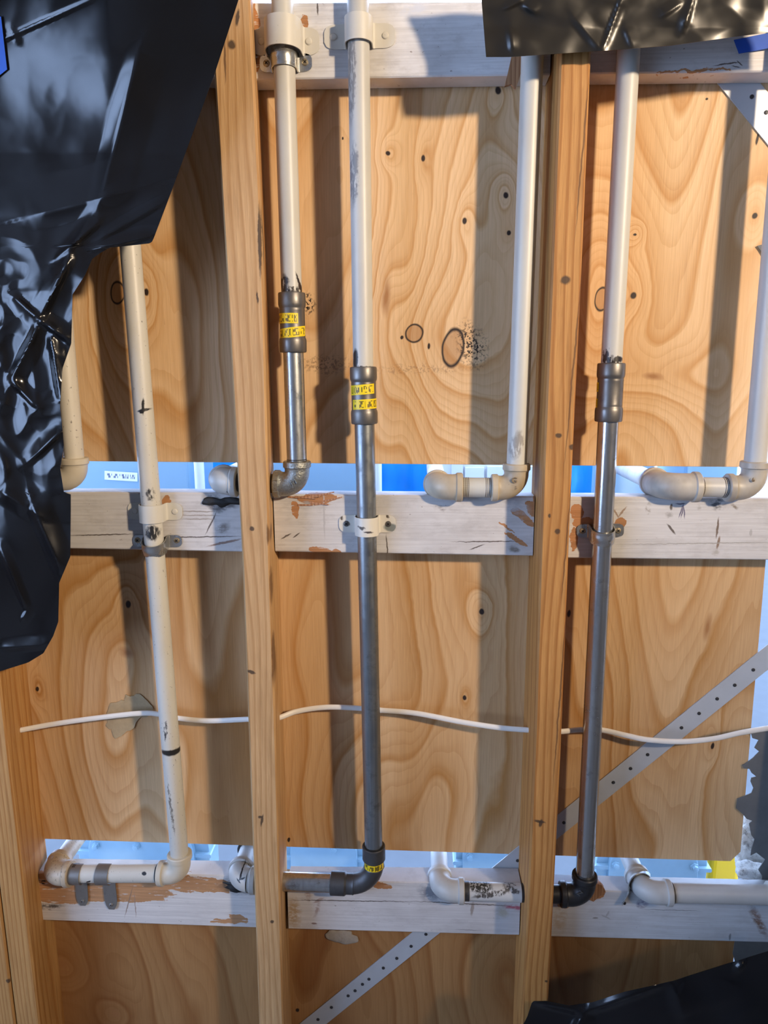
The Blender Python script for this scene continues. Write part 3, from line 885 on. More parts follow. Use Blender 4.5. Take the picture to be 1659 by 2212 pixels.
def back_leg(P, mat, root, Y1=0.27, seal=False):
    e = Vector((P.x, Y1, P.z + 0.0))
    pipe('pipe', P + BACK*0.012, e, RP, mat, root)
    if seal:
        lathe('rubber_seal', Vector((P.x, 0.105, P.z)), Vector((P.x, 0.2, P.z)), [(0, 0.0150), (0.001, 0.0178), (0.006, 0.0178), (0.007, 0.0150)], M['black_seal'], root)


# R1: far left, half hidden by the plastic
p1, p0 = at(164, 1035, YP), at(135, 700, YP)
r = riser('short cream painted pipe at the far left, half covered by the black plastic', p1)
top = extend_up(p0, p1, 2.62)
pipe('pipe', top, p1 + (top-p1).normalized()*0.024, RP, M['paint_r1'], r)
l1 = at(-30, 1028, YP); hd = (l1-p1).normalized()
elbow('elbow', p1, top-p1, hd, M['fit_cream'], r, 0.030, 0.019, 0.0170, 0.0192)
pipe('pipe', p1+hd*0.022, l1, RP, M['paint_r1'], r)

# R2: long white pipe with the pen cross, runs to the lower left
c2, t2 = at(391, 1886, YP), at(282, 540, YP)
r = riser('long white pipe with a black pen cross and a black ring, left bay', c2)
top = extend_up(t2, c2, 2.62); ud = (top-c2).normalized()
pipe('pipe', top, c2+ud*0.026, RP, M['paint_r2'], r)
l2 = at(111, 1887, YP); hd = (l2-c2).normalized()
elbow('elbow', c2, ud, hd, M['fit_cream'], r, 0.035, 0.020, 0.0162, 0.0190)
pipe('pipe', c2+hd*0.026, l2-hd*0.022, RP, M['paint_r2'], r)
lathe('rubber_seal', c2+hd*0.0345, l2, [(0, 0.0138), (0.0005, 0.0146), (0.003, 0.0146), (0.0035, 0.0138)], M['black_seal'], r)
lathe('rubber_seal', l2-hd*0.0365, c2, [(0, 0.0138), (0.0005, 0.0150), (0.005, 0.0148), (0.0055, 0.0138)], M['black_seal'], r)
elbow('elbow', l2, -hd, BACK, M['fit_brown'], r, 0.033, 0.020, 0.0178, 0.0200)
back_leg(l2, M['fit_brown'], r)

# R3: with the first yellow labels, galvanised tail
c3, t3, m3 = at(643, 1047, YP), at(610, 20, YP), at(639, 930, YP)
r = riser('grey-white pipe with a yellow-labelled coupling and short galvanised tail, right beside the pale stud', c3)
top = extend_up(t3, m3, 2.62); ud = (top - c3).normalized()
ca, cb = at(630, 632, YP), at(633.5, 762, YP)
pipe('pipe', top, ca+(cb-ca)*0.12, RP, M['paint_r3'], r)
press_coupling(ca, cb, r, M['press'], [(0.0335, 0.0130, -88, 36, 0.0005, 0), (0.0515, 0.0130, -70, 82, -0.0050, 1)])
pipe('pipe', cb+(ca-cb)*0.12, c3+ud*0.024, RP, M['galv'], r, 'bright galvanised pipe')
thread(c3+ud*0.0320, ud, 2, M['black_seal'], r)
l3 = at(474, 1040, YP); hd = (l3-c3).normalized()
el = elbow('elbow', c3, ud, hd, M['malleable'], r, 0.033, 0.020, 0.0170, 0.0188)
for k in range(14):
    t = math.radians(20 + 24*k)
    q = Vector((0, -math.sin(t), math.cos(t)))
    cc = c3 + hd*0.028 + q*0.0186
    v, f = box_data(-0.0034, 0.0034, -0.0010, 0.0010, -0.0010, 0.0010)
    rot = Matrix.Rotation(-t, 3, 'X')
    if k % 2 == 0:
        link('cast_rib', mesh('cast_rib', [cc + rot @ Vector(x) for x in v], f), M['malleable'], el)
pipe('nipple', c3+hd*0.026, l3-hd*0.020, RP*0.99, M['black_iron'], r, 'black iron nipple')
elbow('elbow', l3, -hd, BACK, M['fit_white'], r, 0.026, 0.020, 0.0185, 0.0188)
back_leg(l3, M['fit_white'], r)

# R4: second yellow labels, long galvanised pipe down to the press elbow
c4, t4, m4 = at(809, 1911, YP), at(774, 20, YP), at(786, 855, YP)
r = riser('pipe with two bright yellow labels, running down galvanised to a labelled bend at the bottom', c4)
top = extend_up(t4, m4, 2.62); ud = (m4 - c4).normalized()
ca, cb = at(784.5, 792, YP), at(787.5, 916, YP)
pipe('pipe', top, ca+(cb-ca)*0.12, RP, M['paint_r4'], r)
press_coupling(ca, cb, r, M['press'], [(0.0300, 0.0130, -82, 58, -0.0025, 2), (0.0490, 0.0130, -56, 84, -0.0015, 3)])
pipe('pipe', cb+(ca-cb)*0.12, c4+ud*0.05, RP, M['galv_dull'], r, 'dull galvanised pipe')
l4 = at(513, 1900, YP); hd = (l4-c4).normalized()
el = elbow('press_elbow', c4, ud, hd, M['press_dark'], r, 0.068, 0.038, 0.0150, 0.0176, 0.022, press=True)
lathe('rubber_seal', c4+ud*0.0665, c4+ud, [(0, 0.0135), (0.0005, 0.0155), (0.0025, 0.0155), (0.003, 0.0135)], M['black_seal'], r)
pipe('pipe', c4+hd*0.05, l4-hd*0.022, RP*1.02, M['galv_shiny'], r, 'bright galvanised pipe')
P = []
for i in range(17):
    t = math.radians(-62 + 134*i/16)
    P.append([c4 + ud*(0.0385 - 0.0125*(j/4-0.5)*-1) + Vector((math.sin(t), -math.cos(t), 0))*0.01535 for j in range(5)])
sheet('printed_label', P, 0.0002, M['stick_elbow'], el, 'yellow printed label', uv=True)
elbow('elbow', l4, -hd, BACK, M['fit_white'], r, 0.030, 0.021, 0.0180, 0.0184)
back_leg(l4, M['fit_white'], r, seal=True)

# R5: ends in the tan elbow pair
c5, t5 = at(1114, 1054, YP), at(1149, 150, YP)
r = riser('white pipe left of the orange stud, ending in a tan dusty elbow pair', c5)
top = extend_up(t5, c5, 2.62); ud = (top-c5).normalized()
pipe('pipe', top, c5+ud*0.024, RP, M['paint_r5'], r)
l5 = at(946, 1052, YP); hd = (l5-c5).normalized()
el = elbow('elbow', c5, ud, hd, M['fit_tan'], r, 0.0335, 0.020, 0.0166, 0.0185)
pipe('nipple', c5+hd*0.024, l5-hd*0.024, RP, M['paint_r5'], r)
thread(c5+hd*0.0335, hd, 4, M['strap_grey'], r)
thread(l5-hd*0.0335, -hd, 4, M['strap_grey'], r)
elbow('elbow', l5, -hd, BACK, M['fit_tan'], r, 0.0335, 0.020, 0.0178, 0.0188)
back_leg(l5, M['fit_tan'], r)
R5EL, R5C = el, c5

# R6: right bay, shiny steel to the bottom
c6, t6, m6 = at(1261, 1933, YP), at(1357, 120, YP), at(1317, 848, YP)
r = riser('right bay pipe with a plain grey coupling, shiny steel down to a black elbow', c6)
top = extend_up(t6, m6, 2.62); ud = (m6-c6).normalized()
ca, cb = at(1321, 784, YP), at(1314, 911, YP)
pipe('pipe', top, ca+(cb-ca)*0.12, RP, M['paint_r6'], r)
press_coupling(ca, cb, r, M['press'], [(0.031, 0.012, -100, -74, 0, 0), (0.052, 0.012, -104, -78, 0, 1)])
pipe('pipe', cb+(ca-cb)*0.12, c6+ud*0.026, RP, M['galv_shiny'], r, 'shiny steel pipe')
l6 = at(951, 1923, YP); hd = (l6-c6).normalized()
el6 = elbow('elbow', c6, ud, hd, M['black_iron'], r, 0.036, 0.021, 0.0168, 0.0188)
thread(c6+ud*0.0355, ud, 2, M['black_iron'], r)
pipe('nipple', c6+hd*0.026, c6+hd*0.095, RP*0.99, M['black_iron'], r, 'black iron nipple')
pipe('pipe', c6+hd*0.095, l6-hd*0.024, RP, M['nipple6'], r, 'white pipe with flaking dark paint')
lathe('rubber_seal', l6-hd*0.0355, c6, [(0, 0.0137), (0.0005, 0.0142), (0.008, 0.0142), (0.0085, 0.0137)], M['press_dark'], r)
elbow('elbow', l6, -hd, BACK, M['fit_white'], r, 0.0365, 0.022, 0.0168, 0.0192)
back_leg(l6, M['fit_white'], r)

# R7: right edge
c7, t7 = at(1627, 1054, YP), at(1669, 574, YP)
r = riser('pale grey pipe at the right edge, ending in a grimy elbow pair', c7)
top = extend_up(t7, c7, 2.62); ud = (top-c7).normalized()
pipe('pipe', top, c7+ud*0.024, RP*1.05, M['paint_r7'], r)
l7 = at(1435, 1051, YP); hd = (l7-c7).normalized()
el7 = elbow('elbow', c7, ud, hd, M['fit_grime'], r, 0.036, 0.021, 0.0168, 0.0190)
pipe('nipple', c7+hd*0.026, l7-hd*0.03, RP, M['paint_r7'], r)
thread(c7+hd*0.0355, hd, 3, M['press_dark'], r)
thread(l7-hd*0.0455, -hd, 2, M['strap_grey'], r)
elbow('elbow', l7, -hd, BACK, M['fit_grime'], r, 0.0455, 0.021, 0.0184, 0.0192)
back_leg(l7, M['fit_grime'], r)

# R8: lower right, comes in from outside the frame
c8, e8 = at(1391, 1927, YP), at(1720, 1935, YP)
r = thing('gas_pipe', c8, 'white pipe lying on the lower right rail, turning outdoors through a steel strap', 'gas pipe', 'gas pipe risers on the plywood wall')
hd = (e8-c8).normalized()
elbow('elbow', c8, hd, BACK, M['fit_white'], r, 0.040, 0.021, 0.0170, 0.0192)
pipe('pipe', c8+hd*0.030, e8, RP*1.05, M['paint_r8'], r)
elbow('elbow', e8, -hd, (0, 0, 1), M['fit_white'], r, 0.040, 0.021, 0.0170, 0.0195)
lathe('rubber_seal', c8+hd*0.0395, e8, [(0, 0.0142), (0.0005, 0.0150), (0.003, 0.0150), (0.0035, 0.0142)], M['press_dark'], r)
pipe('pipe', e8+Vector((0, 0, 0.03)), e8+Vector((0, 0, 0.9)), RP, M['paint_r8'], r)
back_leg(c8, M['fit_white'], r)


def cast_text(txt, loc, size, mat, parent, rot=0.0):
    cu = bpy.data.curves.new('cast_mark', 'FONT')
    cu.body = txt; cu.size = size; cu.extrude = 0.0006; cu.align_x = 'CENTER'; cu.align_y = 'CENTER'
    ob = bpy.data.objects.new('tmp', cu); COL.objects.link(ob)
    dg = bpy.context.evaluated_depsgraph_get()
    me = bpy.data.meshes.new_from_object(ob.evaluated_get(dg))
    bpy.data.objects.remove(ob)
    me.transform(Matrix.Translation(loc) @ Matrix.Rotation(rot, 4, 'Y') @ Matrix.Rotation(math.pi/2, 4, 'X'))
    me.materials.clear()
    o = link('cast_mark', me, mat, parent, 'raised cast letter')
    return o


M['cast_tan'] = simple('cast_letter_tan', (0.20, 0.14, 0.08), 0.5)
cast_text('G', at(1111, 1038, YP-0.0173), 0.011, M['cast_tan'], R5EL, 0.1)
cast_text(';', at(1115, 1052, YP-0.0172), 0.007, M['cast_tan'], R5EL, -0.3)
cast_text('6', at(1627, 1037, YP-0.0175), 0.008, M['cast_tan'], el7, -0.2)
cast_text('Z', at(1252, 1930, YP-0.0174), 0.011, M['galv_dull'], el6, 0.7)
cast_text('M', at(634, 1042, YP-0.0176), 0.012, M['malleable'], bpy.data.objects['cast_rib'].parent, -0.5)


# ------------------------------------------------------------------ straps
def screw_head(P, parent, mat, cross=True, r=0.0042, n=Vector((0, -1, 0)), name='screw'):
    P = Vector(P)
    o = lathe(name, P, P+n, [(0, r), (0.0008, r), (0.0018, r*0.8), (0.0022, r*0.4)], mat, parent, 16)
    if cross:
        x = n.orthogonal().normalized(); y = n.cross(x); Q = P + n*0.0021
        V, Fc = [], []
        for u, w in ((x, y), (y, x)):
            k = len(V)
            for su, sw, sn in ((-1, -1, 0), (1, -1, 0), (1, 1, 0), (-1, 1, 0), (-1, -1, 1), (1, -1, 1), (1, 1, 1), (-1, 1, 1)):
                V.append(Q + u*su*r*0.55 + w*sw*r*0.14 + n*sn*0.0002)
            Fc += [tuple(i+k for i in q) for q in box_data(0, 1, 0, 1, 0, 1)[1]]
        link('cross_recess', mesh('cross_recess', V, Fc), M['slot_dark'], o)
    return o


AXES = {'r2': (t2, c2), 'r3': (t3, m3), 'r4': (t4, m4), 'r4b': (m4, c4), 'r6b': (m6, c6)}


def strap(ax, py, tw, fh, bh, rs, mat, label, screws=True, smat=None, cross=True, axis=None, tilt=0.0, roll=0.0, pr=RP, rib=False, sh=(0, 0)):
    A_, B_ = AXES[ax]
    c = at(800, py, YF)
    f_ = (c.z - A_.z)/(B_.z - A_.z)
    c = Vector((A_.x + (B_.x-A_.x)*f_, YF, c.z))
    wc = pr                                   # axis distance from the rail face
    path = []
    for k in range(11): path.append((-tw/2 + (tw/2-rs-0.002)*k/10, 0.0, 0))
    path += [(-rs-0.0006, 0.0012, 1), (-rs, 0.004, 1), (-rs, wc*0.7, 1)]
    for k in range(19):
        t = math.pi - math.pi*k/18
        path.append((rs*math.cos(t), wc + rs*math.sin(t), 1))
    path += [(rs, wc*0.7, 1), (rs, 0.004, 1), (rs+0.0006, 0.0012, 1)]
    for k in range(11): path.append((rs+0.002 + (tw/2-rs-0.002)*k/10, 0.0, 0))
    P = []
    cr = fh*0.5
    m = 9
    for (u, w, band) in path:
        d = tw/2 - abs(u)
        if band: hh = bh/2
        else:
            e = min(1.0, d/cr); hh = fh/2*(0.42 + 0.58*math.sqrt(max(0, 1-(1-e)**2)))
            if abs(u) - rs < 0.006: hh = hh + (bh/2-hh)*max(0, 1-(abs(u)-rs)/0.006)*0.6
        row = []
        for j in range(m):
            t = (j/(m-1)*2-1)*hh
            ww = w
            if rib and band and abs(j-(m-1)/2) < 1.2: ww = w + 0.0011*(1 if w > wc*0.9 else 0)
            q = Vector((u, -ww-0.0004, t))
            q = Matrix.Rotation(tilt*min(1, w/wc), 3, 'X') @ q
            q = Matrix.Rotation(roll, 3, 'Y') @ q
            row.append(c + q)
        P.append(row)
    o = sheet('pipe_strap', P, 0.0013, mat, smooth=True, sharp=45)
    tag(o, label, 'pipe strap', 'two-hole pipe straps')
    if screws:
        for s in (-1, 1):
            q = Matrix.Rotation(roll, 3, 'Y') @ Vector((s*(tw/2-fh*0.42)+sh[0], -0.0015, sh[1]))
            screw_head(c+q, o, smat or mat, cross)
    return o


strap('r3', 86, 0.086, 0.0315, 0.034, 0.0215, M['strap_white'], 'large white painted strap at the top left of the top rail', cross=False, pr=0.0150, roll=0.02)
strap('r3', 132, 0.066, 0.0205, 0.0235, RP+0.0012, M['strap_galv'], 'shiny galvanised strap with screws just under the large white strap', smat=M['screw'], rib=True)
strap('r4', 79, 0.088, 0.0280, 0.0290, 0.0158, M['strap_white'], 'white painted strap on the top rail, right of the large one', cross=False, pr=0.0150)
strap('r2', 1106, 0.0785, 0.0250, 0.0250, 0.0158, M['strap_white'], 'white painted strap on the cracked left rail', cross=False, roll=0.01)
strap('r2', 1171, 0.0715, 0.0175, 0.0185, RP+0.0024, M['strap_galv'], 'steel strap hanging tilted on the left rail below a painted one', smat=M['screw'], tilt=0.35, rib=True, sh=(0, 0.001))
strap('r4b', 1131, 0.0800, 0.0250, 0.0260, 0.0152, M['strap_chipped'], 'chipped white strap with dark screws on the middle rail', smat=M['press'])
strap('r6b', 1143, 0.0645, 0.0190, 0.0195, RP+0.0018, M['strap_galv'], 'galvanised strap around the shiny pipe right of the orange stud', smat=M['screw'], tilt=0.25, rib=True, roll=-0.02)


def over_strap(x_px, y_px, tail_px, width, mat, label):
    c = at(x_px, y_px, YP)
    tl = at(*tail_px, YF)
    R_ = RP + 0.0010
    path = []
    for k in range(16):
        t = math.radians(110 - 200*k/15)      # from behind the top, over the front, to under the pipe
        path.append(Vector((c.x, c.y - R_*math.cos(t), c.z + R_*math.sin(t))))
    p = path[-1]
    z0, z1 = p.z - 0.002, tl.z - 0.009
    path.append(Vector((c.x + 0.001, YF-0.004, c.z - R_*0.98)))
    for k in range(9):
        f = k/8
        z = (c.z - R_ - 0.003)*(1-f) + z1*f
        path.append(Vector((c.x + (tl.x-c.x)*min(1, 0.25+f*1.0), YF - 0.0018, z)))
    P = []
    n = len(path)
    for i, q in enumerate(path):
        f = max(0, (i-(n-4))/3)
        hw = width/2*(1 if f <= 0 else math.sqrt(max(0.05, 1-(f*0.9)**2)))
        P.append([q + Vector((hw*(j/6*2-1), 0, 0)) for j in range(7)])
    o = sheet('pipe_strap', P, 0.0013, mat, sharp=50)
    tag(o, label, 'pipe strap', 'grey one-hole straps')
    screw_head(Vector((tl.x, YF-0.003, tl.z)), o, M['strap_galv'], True, 0.0030)
    return o


over_strap(166, 1888, (180, 1943), 0.0195, M['strap_grey'], 'grey one-hole strap nearest the dusty elbow at the lower left')
over_strap(226, 1888, (242, 1951), 0.0205, M['strap_grey'], 'grey one-hole strap over the lower left pipe, the further right of two')

# strap around the pipe that leaves through the lower right slot
P = []
cr_ = Vector((c8.x, 0.062, c8.z))
R_ = RP*1.0 + 0.0045
seq = []
tailp = at(1345, 1952, YF-0.003)
for k in range(4):
    f = k/3
    seq.append(tailp + (cr_ + Vector((-R_*0.98, -0.012, -R_*0.5)) - tailp)*f)
for k in range(1, 15):
    t = math.radians(200 - 170*k/14)
    seq.append(cr_ + Vector((R_*math.cos(t), -0.012*(1-k/14), R_*math.sin(t))))
for q in seq:
    P.append([q + Vector((0.003*(j/5*2-1), 0.009*(j/5*2-1), -0.004*(j/5*2-1))) for j in range(6)])
o = sheet('pipe_strap', P, 0.0013, M['strap_galv'], sharp=50)
tag(o, 'galvanised strap bent around the pipe that leaves at the lower right', 'pipe strap', 'two-hole pipe straps')
screw_head(tailp + (seq[1]-tailp)*0.5 + Vector((0, -0.003, 0)), o, M['nail_dark'], False, 0.0026)

# ------------------------------------------------------------------ diagonal braces
def brace(a_px, b_px, wpx, holes, label, Y0=0.0868):
    a, b = at(*a_px, Y0), at(*b_px, Y0)
    d = (b-a).normalized(); n = Vector((d.z, 0, -d.x))
    h = wpx/2
    o = prism('metal_brace', [a+n*h, b+n*h, b-n*h, a-n*h], 0.0016, M['brace'])
    tag(o, label, 'metal brace')
    for (px, py) in holes:
        p = at(px, py, Y0)
        lathe('nail', p + Vector((0, 0.0005, 0)), p + Vector((0, -1, 0)), [(0, 0.0028), (0.0012, 0.0026), (0.0016, 0.0015)], M['nail_dark'], o, 12)
    return o


brace((1720, 1370.5), (640, 2241), 0.0305, [(1627, 1447), (1587, 1480), (1549, 1509.5), (1510, 1541), (1472, 1572), (1399, 1630), (1362, 1660), (1325, 1690), (1218, 1777), (1118, 1859),
      (920, 2018), (888, 2044), (857, 2070), (828, 2091), (797, 2115), (783, 2126), (767, 2140), (752, 2151), (716, 2176), (687, 2202)],
      'long flat metal brace running diagonally down behind the orange stud')
brace((1560, 135), (1720, 331), 0.038, [(1585, 165), (1624, 209), (1655, 243)], 'flat metal brace crossing the top right corner')

# ------------------------------------------------------------------ cable
cpts = [(20, 1581, .03), (40, 1578, .045), (110, 1565, .060), (200, 1552, .066), (300, 1541, .068), (345, 1543, .070), (390, 1552, .068), (450, 1557, .062), (530, 1554, .050), (565, 1552, .045), (600, 1551, .046), (640, 1537, .060), (700, 1528, .068),
        (760, 1529, .070), (820, 1534, .070), (900, 1541, .066), (1000, 1560, .062), (1080, 1572, .056), (1140, 1577, .048), (1180, 1580, .045), (1215, 1580, .050), (1255, 1576, .064), (1300, 1577, .070), (1350, 1588, .066), (1400, 1598, .060), (1470, 1602, .055),
        (1540, 1596, .052), (1600, 1583, .050), (1659, 1573, .050), (1740, 1560, .050)]
ctrl = [at(*p) for p in cpts]


def catmull(P, n=8):
    out = []
    for i in range(len(P)-1):
        a = P[max(i-1, 0)]; b = P[i]; c = P[i+1]; d = P[min(i+2, len(P)-1)]
        for k in range(n):
            t = k/n
            out.append(0.5*((2*b) + (c-a)*t + (2*a-5*b+4*c-d)*t*t + (3*b-a-3*c+d)*t**3))
    out.append(P[-1])
    return out


cb_ = tube('electric_cable', catmull(ctrl), 0.0042, M['cable'], seg=14, flat=(0.6, 1.0))
tag(cb_, 'flat white electric cable strung across the bays through the studs', 'cable')

# ------------------------------------------------------------------ black plastic sheets
def fbm(v, o=3):
    s, a, t = 0, 1.0, 0
    for k in range(o):
        s += a*noise.noise(v); t += a
        v = v*2.03 + Vector((7.1, 3.7, 1.3)); a *= 0.5
    return s/t


def ridge(v, o=3):
    s, a, t = 0, 1.0, 0
    for k in range(o):
        s += a*(1-2*abs(noise.noise(v))); t += a
        v = v*1.9 + Vector((5.1, 2.7, 4.3)); a *= 0.55
    return s/t


def seg_d(p, a, b):
    ax, ay = a; bx, by = b; x, y = p
    vx, vy = bx-ax, by-ay
    t = max(0, min(1, ((x-ax)*vx + (y-ay)*vy)/(vx*vx+vy*vy)))
    return math.hypot(x-ax-vx*t, y-ay-vy*t)


EDGE1 = [(-60, 535), (0, 515), (165, 462), (300, 412), (420, 368), (515, 332), (523, 328), (526, 322), (530, 285), (534, 238), (547, 216), (560, 199), (594, 184), (636, 157), (742, 154), (796, 135), (877, 130), (962, 138),
         (1012, 130), (1063, 138), (1068, 153), (1104, 153), (1202, 152), (1259, 128), (1343, 126), (1374, 115), (1411, 94), (1431, 61), (1450, 0), (1459, -60), (1464, -110)]
FOLDS = [((300, 110), (215, 440), 26, 0.010), ((60, 470), (330, 400), 30, 0.007), ((215, 440), (130, 580), 20, 0.008), ((120, 560), (215, 480), 9, 0.006), ((85, 690), (150, 560), 13, 0.013), ((85, 690), (150, 735), 11, 0.012),
         ((85, 700), (25, 820), 13, 0.014), ((25, 820), (75, 875), 9, 0.010), ((110, 720), (130, 860), 10, 0.010), ((85, 690), (30, 640), 10, 0.010), ((60, 1000), (135, 930), 10, 0.010), ((0, 1060), (60, 1100), 22, 0.010),
         ((70, 1090), (135, 1240), 16, 0.014), ((0, 1180), (58, 1320), 7, 0.006), ((58, 1320), (48, 1340), 6, 0.004), ((0, 1400), (90, 1395), 9, 0.006), ((200, 540), (325, 510), 9, 0.008), ((210, 520), (350, 440), 8, 0.005), ((0, 90), (200, 0), 3, 0.0035), ((20, 60), (40, 95), 5, 0.003)]


def crease(x, y, folds):
    Y = 0.0
    for (ax, ay), (bx, by), wd, h in folds:
        vx, vy = bx-ax, by-ay
        L2 = vx*vx+vy*vy
        u = ((x-ax)*vx + (y-ay)*vy)/L2
        uc = max(0.0, min(1.0, u))
        dd = math.hypot(x-ax-vx*uc, y-ay-vy*uc)
        side = (x-ax)*vy - (y-ay)*vx
        w_ = wd*(2.6 if side > 0 else 1.1)
        if dd < w_:
            t = 1-dd/w_
            Y -= h*0.75*(0.6*t + 0.4*t*t)*(1-0.7*abs(2*uc-1)**3)
    return Y


def depth1(x, y):
    Y = -0.040
    t = max(0.0, (330-y)/1000.0)
    Y -= 0.36*t*t + 0.03*t                                   # the top is pulled out towards the room
    ky = max(0.0, min(1.0, (430-y)/380.0)); ky = ky*ky*(3-2*ky)
    Y -= 0.012*math.tanh((x-110)/130.0)*ky
    xx = max(0.0, x-230)
    Y += 0.00012*xx*xx/(xx+90)*ky
    Y += 0.005*fbm(Vector((x*0.0045, y*0.0035, 0.3)), 2)
    k = min(1, max(0, (y-470)/160.0))
    k2 = min(1, max(0, (1130-y)/120.0))
    Y -= (0.0008 + 0.0075*k*k2)*ridge(Vector((x*0.0085+2, y*0.0060, 1.7)), 2)
    Y -= 0.0022*k*k2*ridge(Vector((x*0.022, y*0.016, 4.7)), 1)
    if y > 1050:
        Y -= 0.004*math.sin((x*0.9+y*0.35)*0.02)*min(1, (y-1050)/80)
    return Y + crease(x, y, FOLDS)


def film(name, rows, depth, mat, label, th=0.0004):
    P = []
    for row in rows:
        P.append([at(x, y, depth(x, y)) for x, y in row])
    o = sheet(name, P, th, mat, sharp=70)
    return tag(o, label, 'plastic sheet', 'black plastic sheets pulled aside')


ys = np.concatenate([np.arange(-60, 500, 4.0), np.arange(500, 600, 2.0), np.arange(600, 1400, 3.0), np.arange(1400, 1465, 2.0)])
rows = []
for y in ys:
    xe = interp(y, EDGE1)
    rows.append([(x, y) for x in np.linspace(-330, xe, 150)])
film('plastic_sheet', rows, depth1, M['poly'], 'large crumpled black plastic sheet hanging down the left side')

FOLDS2 = [((1240, 40), (1300, 110), 12, 0.006), ((1345, -10), (1300, 108), 6, 0.007), ((1475, 70), (1500, -10), 7, 0.007), ((1430, 35), (1475, 5), 8, 0.005), ((1100, 60), (1105, 110), 8, 0.006), ((1130, 10), (1160, 30), 10, 0.006), ((1350, 60), (1365, 100), 9, 0.004), ((1090, 20), (1130, 0), 6, 0.006)]


def depth2(x, y):
    Y = -0.022 + 0.006*fbm(Vector((x*0.008, y*0.01, 2.3)), 2)
    Y -= 0.0012*ridge(Vector((x*0.009, y*0.011, 3.7)), 2)
    Y -= max(0, (60-y))*0.00008
    return Y + 0.7*crease(x, y, FOLDS2)


EB = [(1037, 118), (1050, 123), (1100, 123), (1220, 115), (1300, 110), (1450, 98), (1659, 70), (1800, 50)]
cols = []
for u in np.linspace(0, 1, 170):
    xb = 1050 + (1800-1050)*u; xt = 1033 + (1800-1033)*u
    yb = interp(xb, EB)
    cols.append([(xt + (xb-xt)*v, -90 + (yb+90)*v) for v in np.linspace(0, 1, 60)])
film('plastic_sheet', cols, depth2, M['poly2'], 'wrinkled dark plastic sheet pinned up along the top right')

FOLDS3 = [((1150, 2163), (1262, 2187), 12, 0.010), ((1262, 2187), (1450, 2120), 14, 0.010), ((1262, 2187), (1240, 2230), 16, 0.012), ((1590, 2100), (1610, 2080), 8, 0.008), ((1450, 2120), (1480, 2200), 24, 0.008)]


def depth3(x, y):
    Y = -0.060 - 0.00008*(y-2150) + 0.010*fbm(Vector((x*0.006, y*0.006, 9.3)), 2)
    Y -= 0.0015*ridge(Vector((x*0.010, y*0.010, 5.7)), 2)
    return Y + crease(x, y, FOLDS3)


ET = [(1120, 2230), (1138, 2200), (1150, 2163), (1180, 2162), (1230, 2172), (1280, 2165), (1350, 2142), (1450, 2120), (1560, 2085), (1659, 2055), (1800, 2020)]
cols = []
for xt in np.linspace(1126, 1800, 150):
    yt = interp(xt, ET)
    cols.append([(xt, yt + (2420-yt)*v) for v in np.linspace(0, 1, 70)])
film('plastic_sheet', cols, depth3, M['poly'], 'black plastic sheet bunched up in the bottom right corner')


def tape(pts, depth, label):
    a, b, c, d = pts
    P = []
    for i in range(14):
        row = []
        for j in range(7):
            u, v = i/13, j/6
            x = (a[0]*(1-u)+b[0]*u)*(1-v) + (d[0]*(1-u)+c[0]*u)*v
            y = (a[1]*(1-u)+b[1]*u)*(1-v) + (d[1]*(1-u)+c[1]*u)*v
            row.append(at(x, y, depth(x, y)))
        P.append(row)
    o = sheet('painters_tape', P, 0.0003, M['tape'])
    return tag(o, label, 'tape')


tape([(1585, 86), (1740, 55), (1740, 90), (1596, 116)], lambda x, y: 0.0495 - 0.004*max(0, (x-1600)/100), 'strip of blue painters tape on the top right rail')
tape([(-60, 30), (2, 36), (15, 150), (-60, 210)], lambda x, y: depth1(x, y) - 0.003, 'strip of blue painters tape on the left plastic sheet')

# ------------------------------------------------------------------ outdoors, seen through the slots
M['ground'] = simple('weathered_asphalt', (0.045, 0.05, 0.055), 0.85, 0, 0.2, 12)
struct(boxes('ground', [(-4, 4, 0.11, 7, -0.25, -0.15)], M['ground']))
M['box_grey'] = simple('grey_enclosure_paint', (0.26, 0.40, 0.50), 0.5, 0, 0.05, 8)
M['meter_grey'] = simple('pale_meter_paint', (0.28, 0.42, 0.50), 0.45, 0.1, 0.2, 12)
M['white_out'] = simple('white_outdoor_paint', (0.80, 0.80, 0.80), 0.5, 0, 0.05, 9)
M['blue_out'] = simple('bright_blue_plastic', (0.01, 0.30, 0.78), 0.45, 0, 0.10, 8)
M['blue_pale'] = simple('pale_blue_metal', (0.30, 0.46, 0.60), 0.4, 0.1, 0.1, 10)
M['yellow_out'] = simple('yellow_plastic', (0.95, 0.55, 0.0), 0.5)


def rbox(name, pxa, pxb, Y, depth, z0, z1, mat, parent=None, bw=0.008):
    xa, xb = at(pxa[0], pxa[1], Y).x, at(pxb[0], pxb[1], Y).x
    o = box(name, xa, xb, Y, Y+depth, z0, z1, mat, parent, bw=0)
    bevel(o, bw, 3)
    return o


Z1 = at(800, 1030, 0.3).z


def cabinet(x0, x1, label, mat, Y=0.32, seam=None):
    c = at((x0+x1)/2, 1030, Y)
    r = thing('meter_cabinet', (c.x, Y, Z1-0.35), label, 'cabinet')
    rbox('body', (x0, 1030), (x1, 1030), Y, 0.16, Z1-0.35, Z1+0.16, mat, r)
    box('post', c.x-0.02, c.x+0.02, Y+0.06, Y+0.10, -0.15, Z1-0.34, mat, r)
    rbox('rim', (x0+4, 1030), (x1-4, 1030), Y-0.004, 0.004, Z1-0.33, Z1+0.15, mat, r, 0.0015)
    return r


